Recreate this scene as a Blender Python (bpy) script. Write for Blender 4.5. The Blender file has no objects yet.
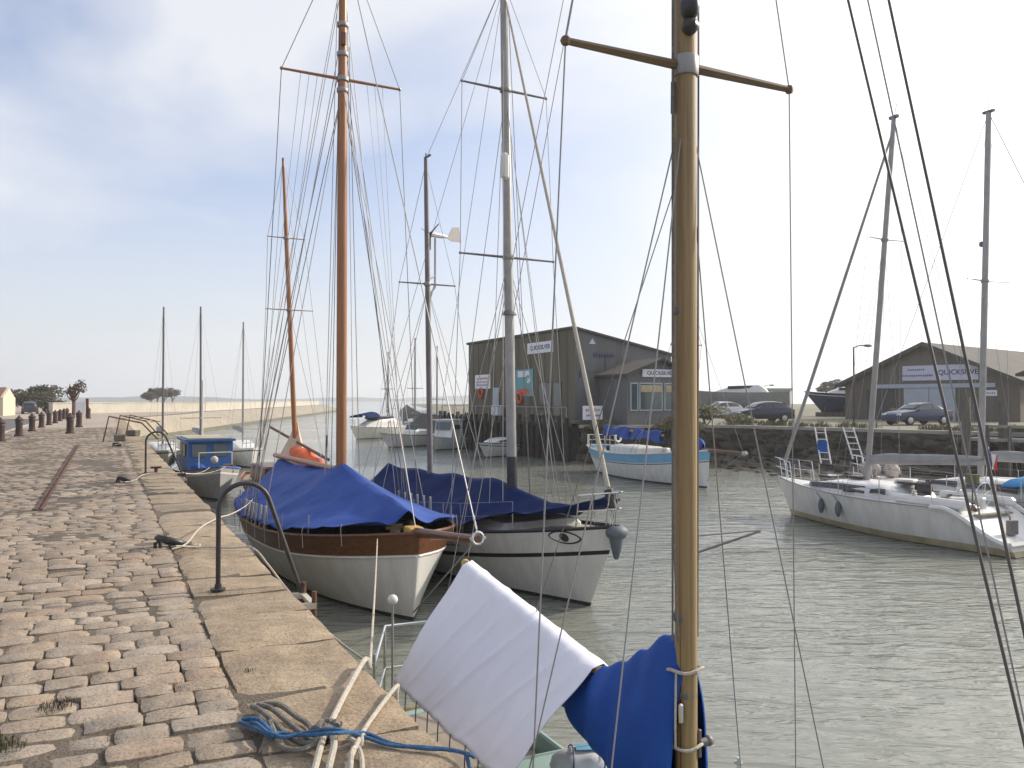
import bpy, bmesh, math, random
from mathutils import Vector, Matrix, noise
R = math.radians
random.seed(7)
C = bpy.context.scene.collection
SC = bpy.context.scene

# ------------------------------------------------------------------ camera
F = 830.0                      # focal length in picture widths * 1024
PITCH = math.atan(16.0/F)
EYE = 1.65                     # above the quay, which is z = 0
WATER = -2.1
cam_d = bpy.data.cameras.new('camera'); cam = bpy.data.objects.new('camera', cam_d); C.objects.link(cam)
cam.location = (0, 0, EYE); cam.rotation_euler = (R(90)+PITCH, 0, 0)
cam_d.sensor_width = 36; cam_d.lens = 36*F/1024
cam_d.clip_start = 0.05; cam_d.clip_end = 20000
SC.camera = cam

# ------------------------------------------------------------------ sky + sun
SUN_EL, SUN_AZ = 28.0, 64.0     # azimuth clockwise from the view direction (+Y)
w = bpy.data.worlds.new('World'); SC.world = w; w.use_nodes = True
nt = w.node_tree; nt.nodes.clear()
def N(t, typ, **kw):
    n = t.nodes.new(typ)
    for k, v in kw.items(): setattr(n, k, v)
    return n
out = N(nt, 'ShaderNodeOutputWorld'); bg = N(nt, 'ShaderNodeBackground'); bg.inputs[1].default_value = 0.12
sky = N(nt, 'ShaderNodeTexSky', sky_type='NISHITA'); sky.sun_disc = False
sky.sun_elevation = R(SUN_EL); sky.sun_rotation = R(SUN_AZ)
sky.air_density = 1.0; sky.dust_density = 2.2; sky.ozone_density = 1.6; sky.altitude = 0
tc = N(nt, 'ShaderNodeTexCoord')
# thin high cloud, thicker towards the sun and the horizon
mp = N(nt, 'ShaderNodeMapping'); mp.inputs['Scale'].default_value = (1.0, 1.0, 1.9); mp.inputs['Location'].default_value = (3.1, 0.4, 0.2)
nz = N(nt, 'ShaderNodeTexNoise'); nz.inputs['Scale'].default_value = 1.9; nz.inputs['Detail'].default_value = 5; nz.inputs['Roughness'].default_value = 0.48
nz.inputs['Distortion'].default_value = 0.35
nt.links.new(tc.outputs['Generated'], mp.inputs[0]); nt.links.new(mp.outputs[0], nz.inputs['Vector'])
def mathn(op, a=None, b=None, clamp=False):
    n = N(nt, 'ShaderNodeMath', operation=op); n.use_clamp = clamp
    for i, v in enumerate((a, b)):
        if v is None: continue
        if isinstance(v, (int, float)): n.inputs[i].default_value = v
        else: nt.links.new(v, n.inputs[i])
    return n.outputs[0]
sund = Vector((math.sin(R(SUN_AZ))*math.cos(R(SUN_EL)), math.cos(R(SUN_AZ))*math.cos(R(SUN_EL)), math.sin(R(SUN_EL))))
dt = N(nt, 'ShaderNodeVectorMath', operation='DOT_PRODUCT'); nt.links.new(tc.outputs['Generated'], dt.inputs[0]); dt.inputs[1].default_value = sund
sx = N(nt, 'ShaderNodeSeparateXYZ'); nt.links.new(tc.outputs['Generated'], sx.inputs[0])
cl = N(nt, 'ShaderNodeMapRange'); cl.inputs[1].default_value = 0.42; cl.inputs[2].default_value = 0.62; nt.links.new(nz.outputs[0], cl.inputs[0])
cl.inputs[3].default_value = 0.0; cl.inputs[4].default_value = 0.88
hz = N(nt, 'ShaderNodeMapRange'); hz.inputs[1].default_value = 0.42; hz.inputs[2].default_value = 0.0; nt.links.new(sx.outputs[2], hz.inputs[0])
hz.inputs[3].default_value = 0.0; hz.inputs[4].default_value = 0.8
sg = N(nt, 'ShaderNodeMapRange'); sg.inputs[1].default_value = 0.35; sg.inputs[2].default_value = 0.95; nt.links.new(dt.outputs['Value'], sg.inputs[0])
sg.inputs[3].default_value = 0.0; sg.inputs[4].default_value = 1.0
# 1-(1-a)(1-b)(1-c)
inv = lambda s: mathn('SUBTRACT', 1.0, s)
fac = inv(mathn('MULTIPLY', mathn('MULTIPLY', inv(cl.outputs[0]), inv(hz.outputs[0])), inv(sg.outputs[0])))
mix = N(nt, 'ShaderNodeMixRGB'); nt.links.new(fac, mix.inputs[0])
gain = N(nt, 'ShaderNodeMixRGB', blend_type='MULTIPLY'); gain.inputs[0].default_value = 1
gain.inputs[2].default_value = (1.16, 1.24, 1.5, 1)
nt.links.new(sky.outputs[0], gain.inputs[1]); nt.links.new(gain.outputs[0], mix.inputs[1])
mix.inputs[2].default_value = (10.5, 10.9, 11.8, 1)
warm = N(nt, 'ShaderNodeMixRGB'); nt.links.new(mathn('POWER', sg.outputs[0], 3.6), warm.inputs[0])
warm.inputs[1].default_value = (6.9, 7.0, 7.25, 1); warm.inputs[2].default_value = (18, 17.6, 17.0, 1)
nt.links.new(warm.outputs[0], mix.inputs[2])
nt.links.new(mix.outputs[0], bg.inputs[0]); nt.links.new(bg.outputs[0], out.inputs[0])

sun_d = bpy.data.lights.new('sun', 'SUN'); sun_d.energy = 4.0; sun_d.angle = R(2.0); sun_d.color = (1.0, 0.90, 0.77)
sun = bpy.data.objects.new('sun', sun_d); C.objects.link(sun)
sun.rotation_euler = (-sund).to_track_quat('-Z', 'Y').to_euler(); sun.location = (60, 40, 60)

SC.view_settings.view_transform = 'Standard'; SC.view_settings.look = 'None'
SC.view_settings.exposure = 0.14; SC.view_settings.gamma = 1; SC.view_settings.use_curve_mapping = False
SC.render.engine = 'CYCLES'
SC.cycles.use_denoising = True
SC.cycles.max_bounces = 6; SC.cycles.diffuse_bounces = 3; SC.cycles.glossy_bounces = 3; SC.cycles.volume_bounces = 2
SC.cycles.transparent_max_bounces = 6; SC.cycles.caustics_reflective = False; SC.cycles.caustics_refractive = False

# ------------------------------------------------------------------ pixel helpers (real positions at a known distance)
cp, sp = math.cos(PITCH), math.sin(PITCH)
def ray(px, py):
    u = (px-512)/F; v = (384-py)/F
    return Vector((u, cp - v*sp, sp + v*cp))
def P(px, py, D):
    r = ray(px, py); return Vector((0, 0, EYE)) + r*(D/r.y)
def G(px, py, z=0.0):
    r = ray(px, py); return Vector((0, 0, EYE)) + r*((z-EYE)/r.z)

# ------------------------------------------------------------------ materials
MATS = {}
def mat(name, col, rough=0.6, col2=None, scale=6.0, metal=0.0, bump=0.0, bscale=None, detail=4, stretch=(1,1,1), spec=0.5, lo=0.35, hi=0.65, coord='Object', trans=0.0, rvar=0.0):
    if name in MATS: return MATS[name]
    m = bpy.data.materials.new(name); m.use_nodes = True; t = m.node_tree
    b = t.nodes['Principled BSDF']
    b.inputs['Base Color'].default_value = (*col, 1); b.inputs['Roughness'].default_value = rough
    b.inputs['Metallic'].default_value = metal; b.inputs['Specular IOR Level'].default_value = spec
    c = N(t, 'ShaderNodeTexCoord'); mp = N(t, 'ShaderNodeMapping'); mp.inputs['Scale'].default_value = stretch
    t.links.new(c.outputs[coord], mp.inputs[0])
    if col2:
        n = N(t, 'ShaderNodeTexNoise'); n.inputs['Scale'].default_value = scale; n.inputs['Detail'].default_value = detail; n.inputs['Roughness'].default_value = 0.65
        t.links.new(mp.outputs[0], n.inputs['Vector'])
        r = N(t, 'ShaderNodeMapRange'); r.inputs[1].default_value = lo; r.inputs[2].default_value = hi; t.links.new(n.outputs[0], r.inputs[0])
        x = N(t, 'ShaderNodeMixRGB'); t.links.new(r.outputs[0], x.inputs[0])
        x.inputs[1].default_value = (*col, 1); x.inputs[2].default_value = (*col2, 1)
        t.links.new(x.outputs[0], b.inputs['Base Color'])
        if rvar:
            q = N(t, 'ShaderNodeMapRange'); q.inputs[3].default_value = rough-rvar; q.inputs[4].default_value = rough+rvar
            t.links.new(n.outputs[0], q.inputs[0]); t.links.new(q.outputs[0], b.inputs['Roughness'])
    if bump:
        n2 = N(t, 'ShaderNodeTexNoise'); n2.inputs['Scale'].default_value = bscale or scale*3; n2.inputs['Detail'].default_value = 5
        t.links.new(mp.outputs[0], n2.inputs['Vector'])
        bp = N(t, 'ShaderNodeBump'); bp.inputs['Strength'].default_value = bump; bp.inputs['Distance'].default_value = 0.02
        t.links.new(n2.outputs[0], bp.inputs['Height']); t.links.new(bp.outputs[0], b.inputs['Normal'])
    if trans: b.inputs['Transmission Weight'].default_value = trans
    MATS[name] = m
    return m

M = dict(
 coping = mat('coping_stone', (.40,.30,.20), .85, (.27,.215,.155), 1.6, bump=.5, bscale=26, detail=8),
 earth  = mat('joint_earth', (.15,.118,.085), .95, (.09,.072,.05), 2.2, bump=.9, bscale=45, lo=.35, hi=.65, detail=8),
 quayw  = mat('quay_wall_stone', (.16,.13,.09), .9, (.06,.065,.04), 1.2, bump=.8, bscale=6, detail=6),
 tan    = mat('pale_quay_ground', (.40,.335,.26), .9, (.31,.255,.195), .35, bump=.3, bscale=3, detail=7),
 asphalt= mat('asphalt', (.10,.095,.09), .9, (.13,.125,.115), .5, bump=.2, bscale=20),
 palewall = mat('pale_wall_stone', (.52,.485,.41), .9, (.43,.40,.335), .6, detail=7),
 revet  = mat('revetment_stone', (.36,.31,.235), .9, (.27,.235,.18), .5, bump=.4, bscale=1.5, detail=7),
 weed   = mat('weedy_stone', (.10,.10,.05), .8, (.16,.14,.09), 1.0, bump=.4, bscale=3),
 rock   = mat('bank_rock', (.09,.072,.05), .9, (.035,.03,.022), 1.1, bump=1.0, bscale=4, detail=7),
 land   = mat('bank_gravel', (.24,.21,.165), .95, (.15,.15,.08), .3, bump=.3, bscale=4),
 concrete = mat('concrete', (.38,.35,.30), .9, (.27,.25,.22), 1.0, bump=.2, bscale=15),
 grass  = mat('dry_grass', (.17,.15,.075), .9, (.11,.115,.05), .8),
 leafd  = mat('dark_leaves', (.050,.060,.026), .8, (.085,.080,.035), .7),
 leafb  = mat('brown_leaves', (.12,.085,.05), .85, (.07,.055,.03), .7),
 leafy  = mat('yellow_green_leaves', (.185,.155,.065), .85, (.11,.11,.045), .8),
 bark   = mat('bark', (.10,.075,.05), .9, (.06,.05,.035), 4),
 hill   = mat('far_hill', (.045,.06,.045), 1.0, (.07,.08,.06), .01),
 wood_v = mat('varnished_spar', (.36,.155,.06), .38, (.27,.11,.04), 2.2, stretch=(9,9,.5), bump=.05, bscale=20),
 wood_m = mat('pine_spar', (.315,.22,.10), .6, (.16,.105,.05), 2.4, stretch=(11,11,.35), bump=.15, bscale=18, detail=8, lo=.42, hi=.72),
 wood_d = mat('brown_crosstree', (.17,.115,.06), .6, (.11,.07,.035), 3, stretch=(6,1,6)),
 wood_b = mat('varnished_bulwark', (.17,.065,.022), .35, (.095,.036,.014), 2.0, stretch=(.6,6,9)),
 wood_o = mat('grey_timber', (.17,.145,.115), .85, (.10,.085,.07), 1.5, stretch=(4,4,.6), bump=.3, bscale=8),
 pile   = mat('dark_pile_timber', (.055,.045,.035), .9, (.03,.028,.02), 2, bump=.4, bscale=6),
 alu    = mat('aluminium_spar', (.36,.345,.33), .45, (.29,.28,.27), 3, metal=.35),
 alu_d  = mat('grey_spar', (.19,.17,.165), .5, (.14,.125,.12), 3, metal=.2),
 steel  = mat('stainless_steel', (.62,.62,.62), .25, metal=1.0),
 galv   = mat('galvanised_wire', (.30,.29,.28), .5, metal=.4),
 wire_d = mat('dark_wire', (.09,.08,.075), .6),
 rope   = mat('pale_rope', (.60,.55,.46), .9, (.46,.41,.33), 30, bump=.7, bscale=160),
 rope_g = mat('grey_old_rope', (.27,.245,.21), .95, (.16,.145,.12), 20, bump=.8, bscale=140),
 rope_b = mat('blue_rope', (.07,.19,.36), .9, (.045,.12,.25), 30, bump=.8, bscale=160),
 iron   = mat('rusty_iron', (.075,.04,.03), .85, (.13,.06,.035), 8, bump=.3, bscale=40),
 blackp = mat('black_paint', (.022,.022,.024), .4, (.04,.036,.032), 6),
 maroon = mat('maroon_cast_iron', (.065,.032,.028), .6, (.045,.025,.022), 6),
 white  = mat('white_gelcoat', (.74,.73,.70), .28, (.66,.64,.59), 1.1, detail=6),
 whitep = mat('white_paint', (.73,.72,.69), .4, (.60,.58,.53), 1.8, detail=8, stretch=(2.2,2.2,.3)),
 cream  = mat('weathered_white', (.74,.72,.68), .4, (.61,.585,.53), 1.6, detail=8, stretch=(2.2,2.2,.3)),
 stain  = mat('stained_waterline', (.45,.38,.24), .5, (.33,.26,.14), 2.0),
 antif  = mat('dark_antifouling', (.03,.028,.025), .7, (.05,.05,.035), 3),
 band_b = mat('black_band', (.012,.012,.014), .4),
 sky_b  = mat('light_blue_paint', (.19,.44,.66), .45, (.15,.38,.58), 2),
 blue_p = mat('blue_paint', (.03,.115,.33), .45, (.022,.09,.25), 3),
 green_p = mat('pale_green_deck', (.33,.46,.42), .6, (.27,.39,.36), 2),
 teak   = mat('weathered_deck', (.34,.29,.23), .8, (.27,.225,.18), 3, stretch=(.5,6,1)),
 tarp_b = mat('blue_tarpaulin', (.016,.056,.265), .65, (.032,.085,.315), 1.6, bump=.25, bscale=9, spec=.25),
 tarp_n = mat('navy_tarpaulin', (.007,.022,.10), .8, (.005,.016,.07), 1.2, bump=.15, bscale=5, spec=.12),
 cover_b = mat('royal_blue_canvas', (.004,.075,.36), .75, (.003,.055,.28), 2.5, bump=.2, bscale=60),
 sheet  = mat('white_awning_cloth', (.80,.79,.83), .85, (.75,.74,.79), 1.5, bump=.1, bscale=150),
 tansail = mat('tan_sailcloth', (.68,.52,.36), .8, (.58,.42,.28), 3),
 orange = mat('orange_cloth', (.72,.15,.05), .8, (.60,.10,.03), 4),
 greyc  = mat('grey_sail_cover', (.33,.325,.32), .8, (.27,.265,.26), 3),
 brightb = mat('bright_blue_cover', (.02,.20,.48), .7, (.03,.28,.58), 2),
 glass  = mat('dark_window_glass', (.02,.024,.03), .08, spec=.8),
 glass_g = mat('greenish_window_glass', (.06,.085,.085), .08, spec=.8),
 smoked = mat('smoked_portlight', (.03,.018,.022), .12, spec=.7),
 rubber = mat('black_rubber', (.02,.02,.02), .8),
 fender = mat('grey_fender', (.12,.14,.155), .6, (.09,.105,.12), 5),
 red    = mat('red_paint', (.55,.05,.03), .5),
 bwood  = mat('olive_board_cladding', (.165,.146,.096), .85, (.11,.098,.064), .8, stretch=(1,1,.15)),
 bslate = mat('slate_blue_cladding', (.155,.152,.15), .8, (.12,.118,.117), 1.0, stretch=(1,1,.15)),
 bgrey  = mat('grey_brown_cladding', (.165,.14,.11), .85, (.12,.102,.082), 1.0, stretch=(1,1,.15)),
 roofg  = mat('fibre_cement_roof', (.10,.09,.078), .9, (.075,.068,.058), .8, detail=7),
 roofd  = mat('dark_roof_edge', (.07,.065,.06), .8),
 doorw  = mat('pale_blue_door', (.43,.47,.53), .6, (.38,.42,.47), 1.5),
 signw  = mat('white_sign_board', (.74,.74,.76), .5),
 signg  = mat('lilac_sign_board', (.56,.55,.66), .5),
 navy   = mat('navy_lettering', (.03,.04,.13), .5),
 teal   = mat('teal_print', (.08,.33,.36), .5),
 carn   = mat('navy_car_paint', (.012,.016,.040), .22, spec=.7),
 carw   = mat('white_car_paint', (.70,.70,.70), .25),
 carb   = mat('blue_car_paint', (.015,.030,.085), .22, spec=.7),
 card   = mat('dark_car_paint', (.03,.034,.04), .25, spec=.7),
 rim    = mat('wheel_rim', (.45,.45,.46), .35, metal=.7),
 creamw = mat('cream_render', (.62,.54,.40), .85, (.54,.47,.35), 1.0),
 tile   = mat('brown_roof_tile', (.20,.11,.075), .85, (.14,.08,.06), 1.5, stretch=(1,4,1)),
 yellow = mat('yellow_wood_end', (.55,.36,.10), .6),
 orangebuoy = mat('lifebuoy_red', (.60,.11,.05), .55),
 net    = mat('pale_net', (.60,.55,.49), .95, (.30,.24,.20), 9, bump=.6, bscale=40),
)

# ------------------------------------------------------------------ mesh builder
class MB:
    def __init__(s): s.v = []; s.f = []; s.m = []; s.sm = []
    def add(s, vs, fs, mi=0, smooth=False):
        o = len(s.v); s.v += [Vector(v) for v in vs]
        for f in fs: s.f.append([i+o for i in f]); s.m.append(mi); s.sm.append(smooth)
        return s
    def box(s, c, size, mi=0, rot=None, bev=0.0):
        x, y, z = (d/2 for d in size)
        if bev and min(x,y,z) > bev*1.5:
            b = bev
            rings = [(z-b, x, y, 0), (z, x-b, y-b, 0)]
            def ring(hx, hy, hz, bb):
                return [(-hx+bb,-hy,hz),(hx-bb,-hy,hz),(hx,-hy+bb,hz),(hx,hy-bb,hz),(hx-bb,hy,hz),(-hx+bb,hy,hz),(-hx,hy-bb,hz),(-hx,-hy+bb,hz)]
            rs = [ring(x-b,y-b,-z,b*.4), ring(x,y,-z+b,b), ring(x,y,z-b,b), ring(x-b,y-b,z,b*.4)]
            vs = [v for r in rs for v in r]; fs = []
            for k in range(3):
                for i in range(8):
                    j = (i+1)%8; fs.append((k*8+i, k*8+j, k*8+8+j, k*8+8+i))
            fs.append(tuple(range(7,-1,-1))); fs.append(tuple(range(24,32)))
        else:
            vs = [(-x,-y,-z),(x,-y,-z),(x,y,-z),(-x,y,-z),(-x,-y,z),(x,-y,z),(x,y,z),(-x,y,z)]
            fs = [(0,3,2,1),(4,5,6,7),(0,1,5,4),(1,2,6,5),(2,3,7,6),(3,0,4,7)]
        c = Vector(c)
        if rot is not None: vs = [c + rot @ Vector(v) for v in vs]
        else: vs = [c + Vector(v) for v in vs]
        return s.add(vs, fs, mi)
    def tube(s, pts, r, n=6, mi=0, caps=True, flat=1.0):
        pts = [Vector(p) for p in pts]; k = len(pts)
        rr = r if isinstance(r, (list, tuple)) else [r]*k
        t0 = (pts[1]-pts[0]).normalized()
        up = Vector((0,0,1)) if abs(t0.z) < .9 else Vector((1,0,0))
        a = t0.cross(up).normalized(); vs = []
        for i, p in enumerate(pts):
            t = (pts[min(i+1,k-1)]-pts[max(i-1,0)])
            if t.length < 1e-9: t = t0
            t.normalize()
            a = (a - t*a.dot(t))
            if a.length < 1e-6: a = t.orthogonal()
            a.normalize(); b = t.cross(a)
            for j in range(n):
                an = 2*math.pi*j/n
                vs.append(p + (a*math.cos(an) + b*math.sin(an)*flat)*rr[i])
        fs = []
        for i in range(k-1):
            for j in range(n):
                q = (j+1)%n; fs.append((i*n+j, i*n+q, (i+1)*n+q, (i+1)*n+j))
        s.add(vs, fs, mi, True)
        if caps:
            o = len(s.v)-len(vs)
            s.f.append([o+j for j in range(n-1,-1,-1)]); s.m.append(mi); s.sm.append(False)
            s.f.append([o+(k-1)*n+j for j in range(n)]); s.m.append(mi); s.sm.append(False)
        return s
    def lathe(s, prof, c=(0,0,0), n=12, mi=0):
        c = Vector(c); vs = []; k = len(prof)
        for (r, z) in prof:
            for j in range(n):
                a = 2*math.pi*j/n; vs.append(c + Vector((r*math.cos(a), r*math.sin(a), z)))
        fs = [(i*n+j, i*n+(j+1)%n, (i+1)*n+(j+1)%n, (i+1)*n+j) for i in range(k-1) for j in range(n)]
        fs.append(tuple(range(n-1,-1,-1))); fs.append(tuple((k-1)*n+j for j in range(n)))
        return s.add(vs, fs, mi, True)
    def torus(s, c, R0, r, axis=(0,0,1), n=16, m=8, mi=0, arc=2*math.pi):
        q = Vector((0,0,1)).rotation_difference(Vector(axis)); c = Vector(c)
        pts = [c + q @ Vector((R0*math.cos(a), R0*math.sin(a), 0)) for a in [arc*i/n for i in range(n+1)]]
        return s.tube(pts, r, m, mi, caps=arc < 6.28)
    def ball(s, c, r, n=10, m=7, mi=0, sc=(1,1,1)):
        c = Vector(c); vs = []
        for i in range(m+1):
            th = math.pi*i/m
            for j in range(n):
                a = 2*math.pi*j/n
                vs.append(c + Vector((r*sc[0]*math.sin(th)*math.cos(a), r*sc[1]*math.sin(th)*math.sin(a), -r*sc[2]*math.cos(th))))
        return s.add(vs, [(i*n+j, i*n+(j+1)%n, (i+1)*n+(j+1)%n, (i+1)*n+j) for i in range(m) for j in range(n)], mi, True)
    def prism(s, outline, vec, mi=0):
        n = len(outline); vec = Vector(vec)
        vs = [Vector(p) for p in outline] + [Vector(p)+vec for p in outline]
        fs = [tuple(range(n-1,-1,-1)), tuple(range(n,2*n))] + [(i, (i+1)%n, n+(i+1)%n, n+i) for i in range(n)]
        return s.add(vs, fs, mi)
    def grid(s, fn, nu, nv, mi=0, smooth=True):
        vs = [fn(i/nu, j/nv) for i in range(nu+1) for j in range(nv+1)]
        fs = [(i*(nv+1)+j, (i+1)*(nv+1)+j, (i+1)*(nv+1)+j+1, i*(nv+1)+j+1) for i in range(nu) for j in range(nv)]
        return s.add(vs, fs, mi, smooth)
    def build(s, name, mats, parent=None, loc=None, rotz=0, fix=True, sharp=40, solid=0.0, thin=None):
        me = bpy.data.meshes.new(name)
        me.from_pydata([tuple(v) for v in s.v], [], s.f)
        mats = mats if isinstance(mats, (list, tuple)) else [mats]
        for m in mats: me.materials.append(m)
        me.polygons.foreach_set('material_index', s.m)
        me.polygons.foreach_set('use_smooth', s.sm)
        if fix:
            bm = bmesh.new(); bm.from_mesh(me)
            bmesh.ops.remove_doubles(bm, verts=bm.verts, dist=1e-5)
            bmesh.ops.recalc_face_normals(bm, faces=bm.faces); bm.to_mesh(me); bm.free()
        me.update()
        if any(s.sm): me.set_sharp_from_angle(angle=R(sharp))
        o = bpy.data.objects.new(name, me); C.objects.link(o)
        if parent is not None: o.parent = parent
        if loc is not None: o.location = loc
        o.rotation_euler = (0, 0, rotz)
        if thin:
            md = o.modifiers.new('thick', 'SOLIDIFY'); md.thickness = thin; md.offset = 0
        return o

def thing(name, label, cat, loc=(0,0,0), rotz=0, group=None):
    o = bpy.data.objects.new(name, None); C.objects.link(o); o.empty_display_size = .2
    o.location = loc; o.rotation_euler = (0,0,rotz); o['label'] = label; o['category'] = cat
    if group: o['group'] = group
    return o
def tag(o, label, cat, group=None):
    o['label'] = label; o['category'] = cat
    if group: o['group'] = group
    return o
def struct(o, kind='structure'):
    o['kind'] = kind; return o
def catenary(a, b, sag, n=12):
    a, b = Vector(a), Vector(b)
    return [a.lerp(b, i/n) - Vector((0,0, sag*4*(i/n)*(1-i/n))) for i in range(n+1)]
def smooth_path(pts, k=6):
    pts = [Vector(p) for p in pts]; out = []
    for i in range(len(pts)-1):
        p0 = pts[max(i-1,0)]; p1 = pts[i]; p2 = pts[i+1]; p3 = pts[min(i+2,len(pts)-1)]
        for j in range(k):
            t = j/k
            out.append(.5*((2*p1)+(p2-p0)*t+(2*p0-5*p1+4*p2-p3)*t*t+(3*p1-p0-3*p2+p3)*t**3))
    return out + [pts[-1]]
def line(name, parent, pts, r, m, n=5, label=None):
    o = MB().tube(pts, r, n).build(name, m, parent, fix=False)
    if label: o['label'] = label
    return o
def text(name, s, size, m, parent, loc, rot, sx=1.0, depth=.004):
    cu = bpy.data.curves.new(name, 'FONT'); cu.body = s; cu.size = size; cu.align_x = 'CENTER'; cu.align_y = 'CENTER'
    cu.extrude = depth; cu.offset = size*.018
    t = bpy.data.objects.new(name, cu); C.objects.link(t)
    dg = bpy.context.evaluated_depsgraph_get(); me = bpy.data.meshes.new_from_object(t.evaluated_get(dg))
    bpy.data.objects.remove(t); bpy.data.curves.remove(cu)
    me.materials.clear(); me.materials.append(m)
    o = bpy.data.objects.new(name, me); C.objects.link(o); o.parent = parent; o.location = loc; o.rotation_euler = rot; o.scale = (sx,1,1)
    return o
def nz3(p, s=1.0): return noise.noise(Vector(p)*s)
# ================================================================== SETTING
QA = Vector((-.440, .898, 0)).normalized(); QN = Vector((-QA.y, QA.x, 0))    # along the quay, and inland to the left
Q0 = Vector((1.64, 0, 0))
def Q(s, t, z=0.0): return Q0 + QA*s + QN*t + Vector((0,0,z))
def Qinv(p): d = Vector(p)-Q0; return d.dot(QA), d.dot(QN)

# water
m = bpy.data.materials.new('harbour_water'); m.use_nodes = True; t = m.node_tree; b = t.nodes['Principled BSDF']
b.inputs['Base Color'].default_value = (.215,.222,.185,1); b.inputs['Roughness'].default_value = .05; b.inputs['IOR'].default_value = 1.42
c = N(t,'ShaderNodeTexCoord'); prev = None
geo = N(t,'ShaderNodeNewGeometry')
for sc_, det, dist, strn, st, rz in ((.95, 3, .12, 1.0, (.75,2.2,1), 8), (2.9, 3, .045, 1.0, (.75,2.1,1), -8), (.26, 2, .11, 1.0, (.9,1.7,1), 20)):
    mp_ = N(t,'ShaderNodeMapping'); mp_.inputs['Scale'].default_value = st; mp_.inputs['Rotation'].default_value = (0,0,R(rz))
    t.links.new(c.outputs['Object'], mp_.inputs[0])
    n = N(t,'ShaderNodeTexNoise'); n.inputs['Scale'].default_value = sc_; n.inputs['Detail'].default_value = det; n.inputs['Roughness'].default_value = .55
    n.inputs['Distortion'].default_value = .6
    t.links.new(mp_.outputs[0], n.inputs['Vector'])
    bp = N(t,'ShaderNodeBump'); bp.inputs['Strength'].default_value = strn; bp.inputs['Distance'].default_value = dist
    t.links.new(n.outputs[0], bp.inputs['Height'])
    if prev: t.links.new(prev, bp.inputs['Normal'])
    prev = bp.outputs[0]
# calmer and more ruffled patches
cal = N(t,'ShaderNodeTexNoise'); cal.inputs['Scale'].default_value = .16; cal.inputs['Detail'].default_value = 3; t.links.new(c.outputs['Object'], cal.inputs['Vector'])
cr_ = N(t,'ShaderNodeMapRange'); cr_.inputs[1].default_value = .36; cr_.inputs[2].default_value = .62; cr_.inputs[3].default_value = .35; cr_.inputs[4].default_value = 1.0; t.links.new(cal.outputs[0], cr_.inputs[0])
for n in t.nodes:
    if n.type == 'BUMP': t.links.new(cr_.outputs[0], n.inputs['Strength'])
t.links.new(prev, b.inputs['Normal'])
M['water'] = m
wv = MB()
wv.add([(-2400,-300,WATER),(2400,-300,WATER),(2400,2900,WATER),(-2400,2900,WATER)], [(0,1,2,3)])
struct(wv.build('water', m))

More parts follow.
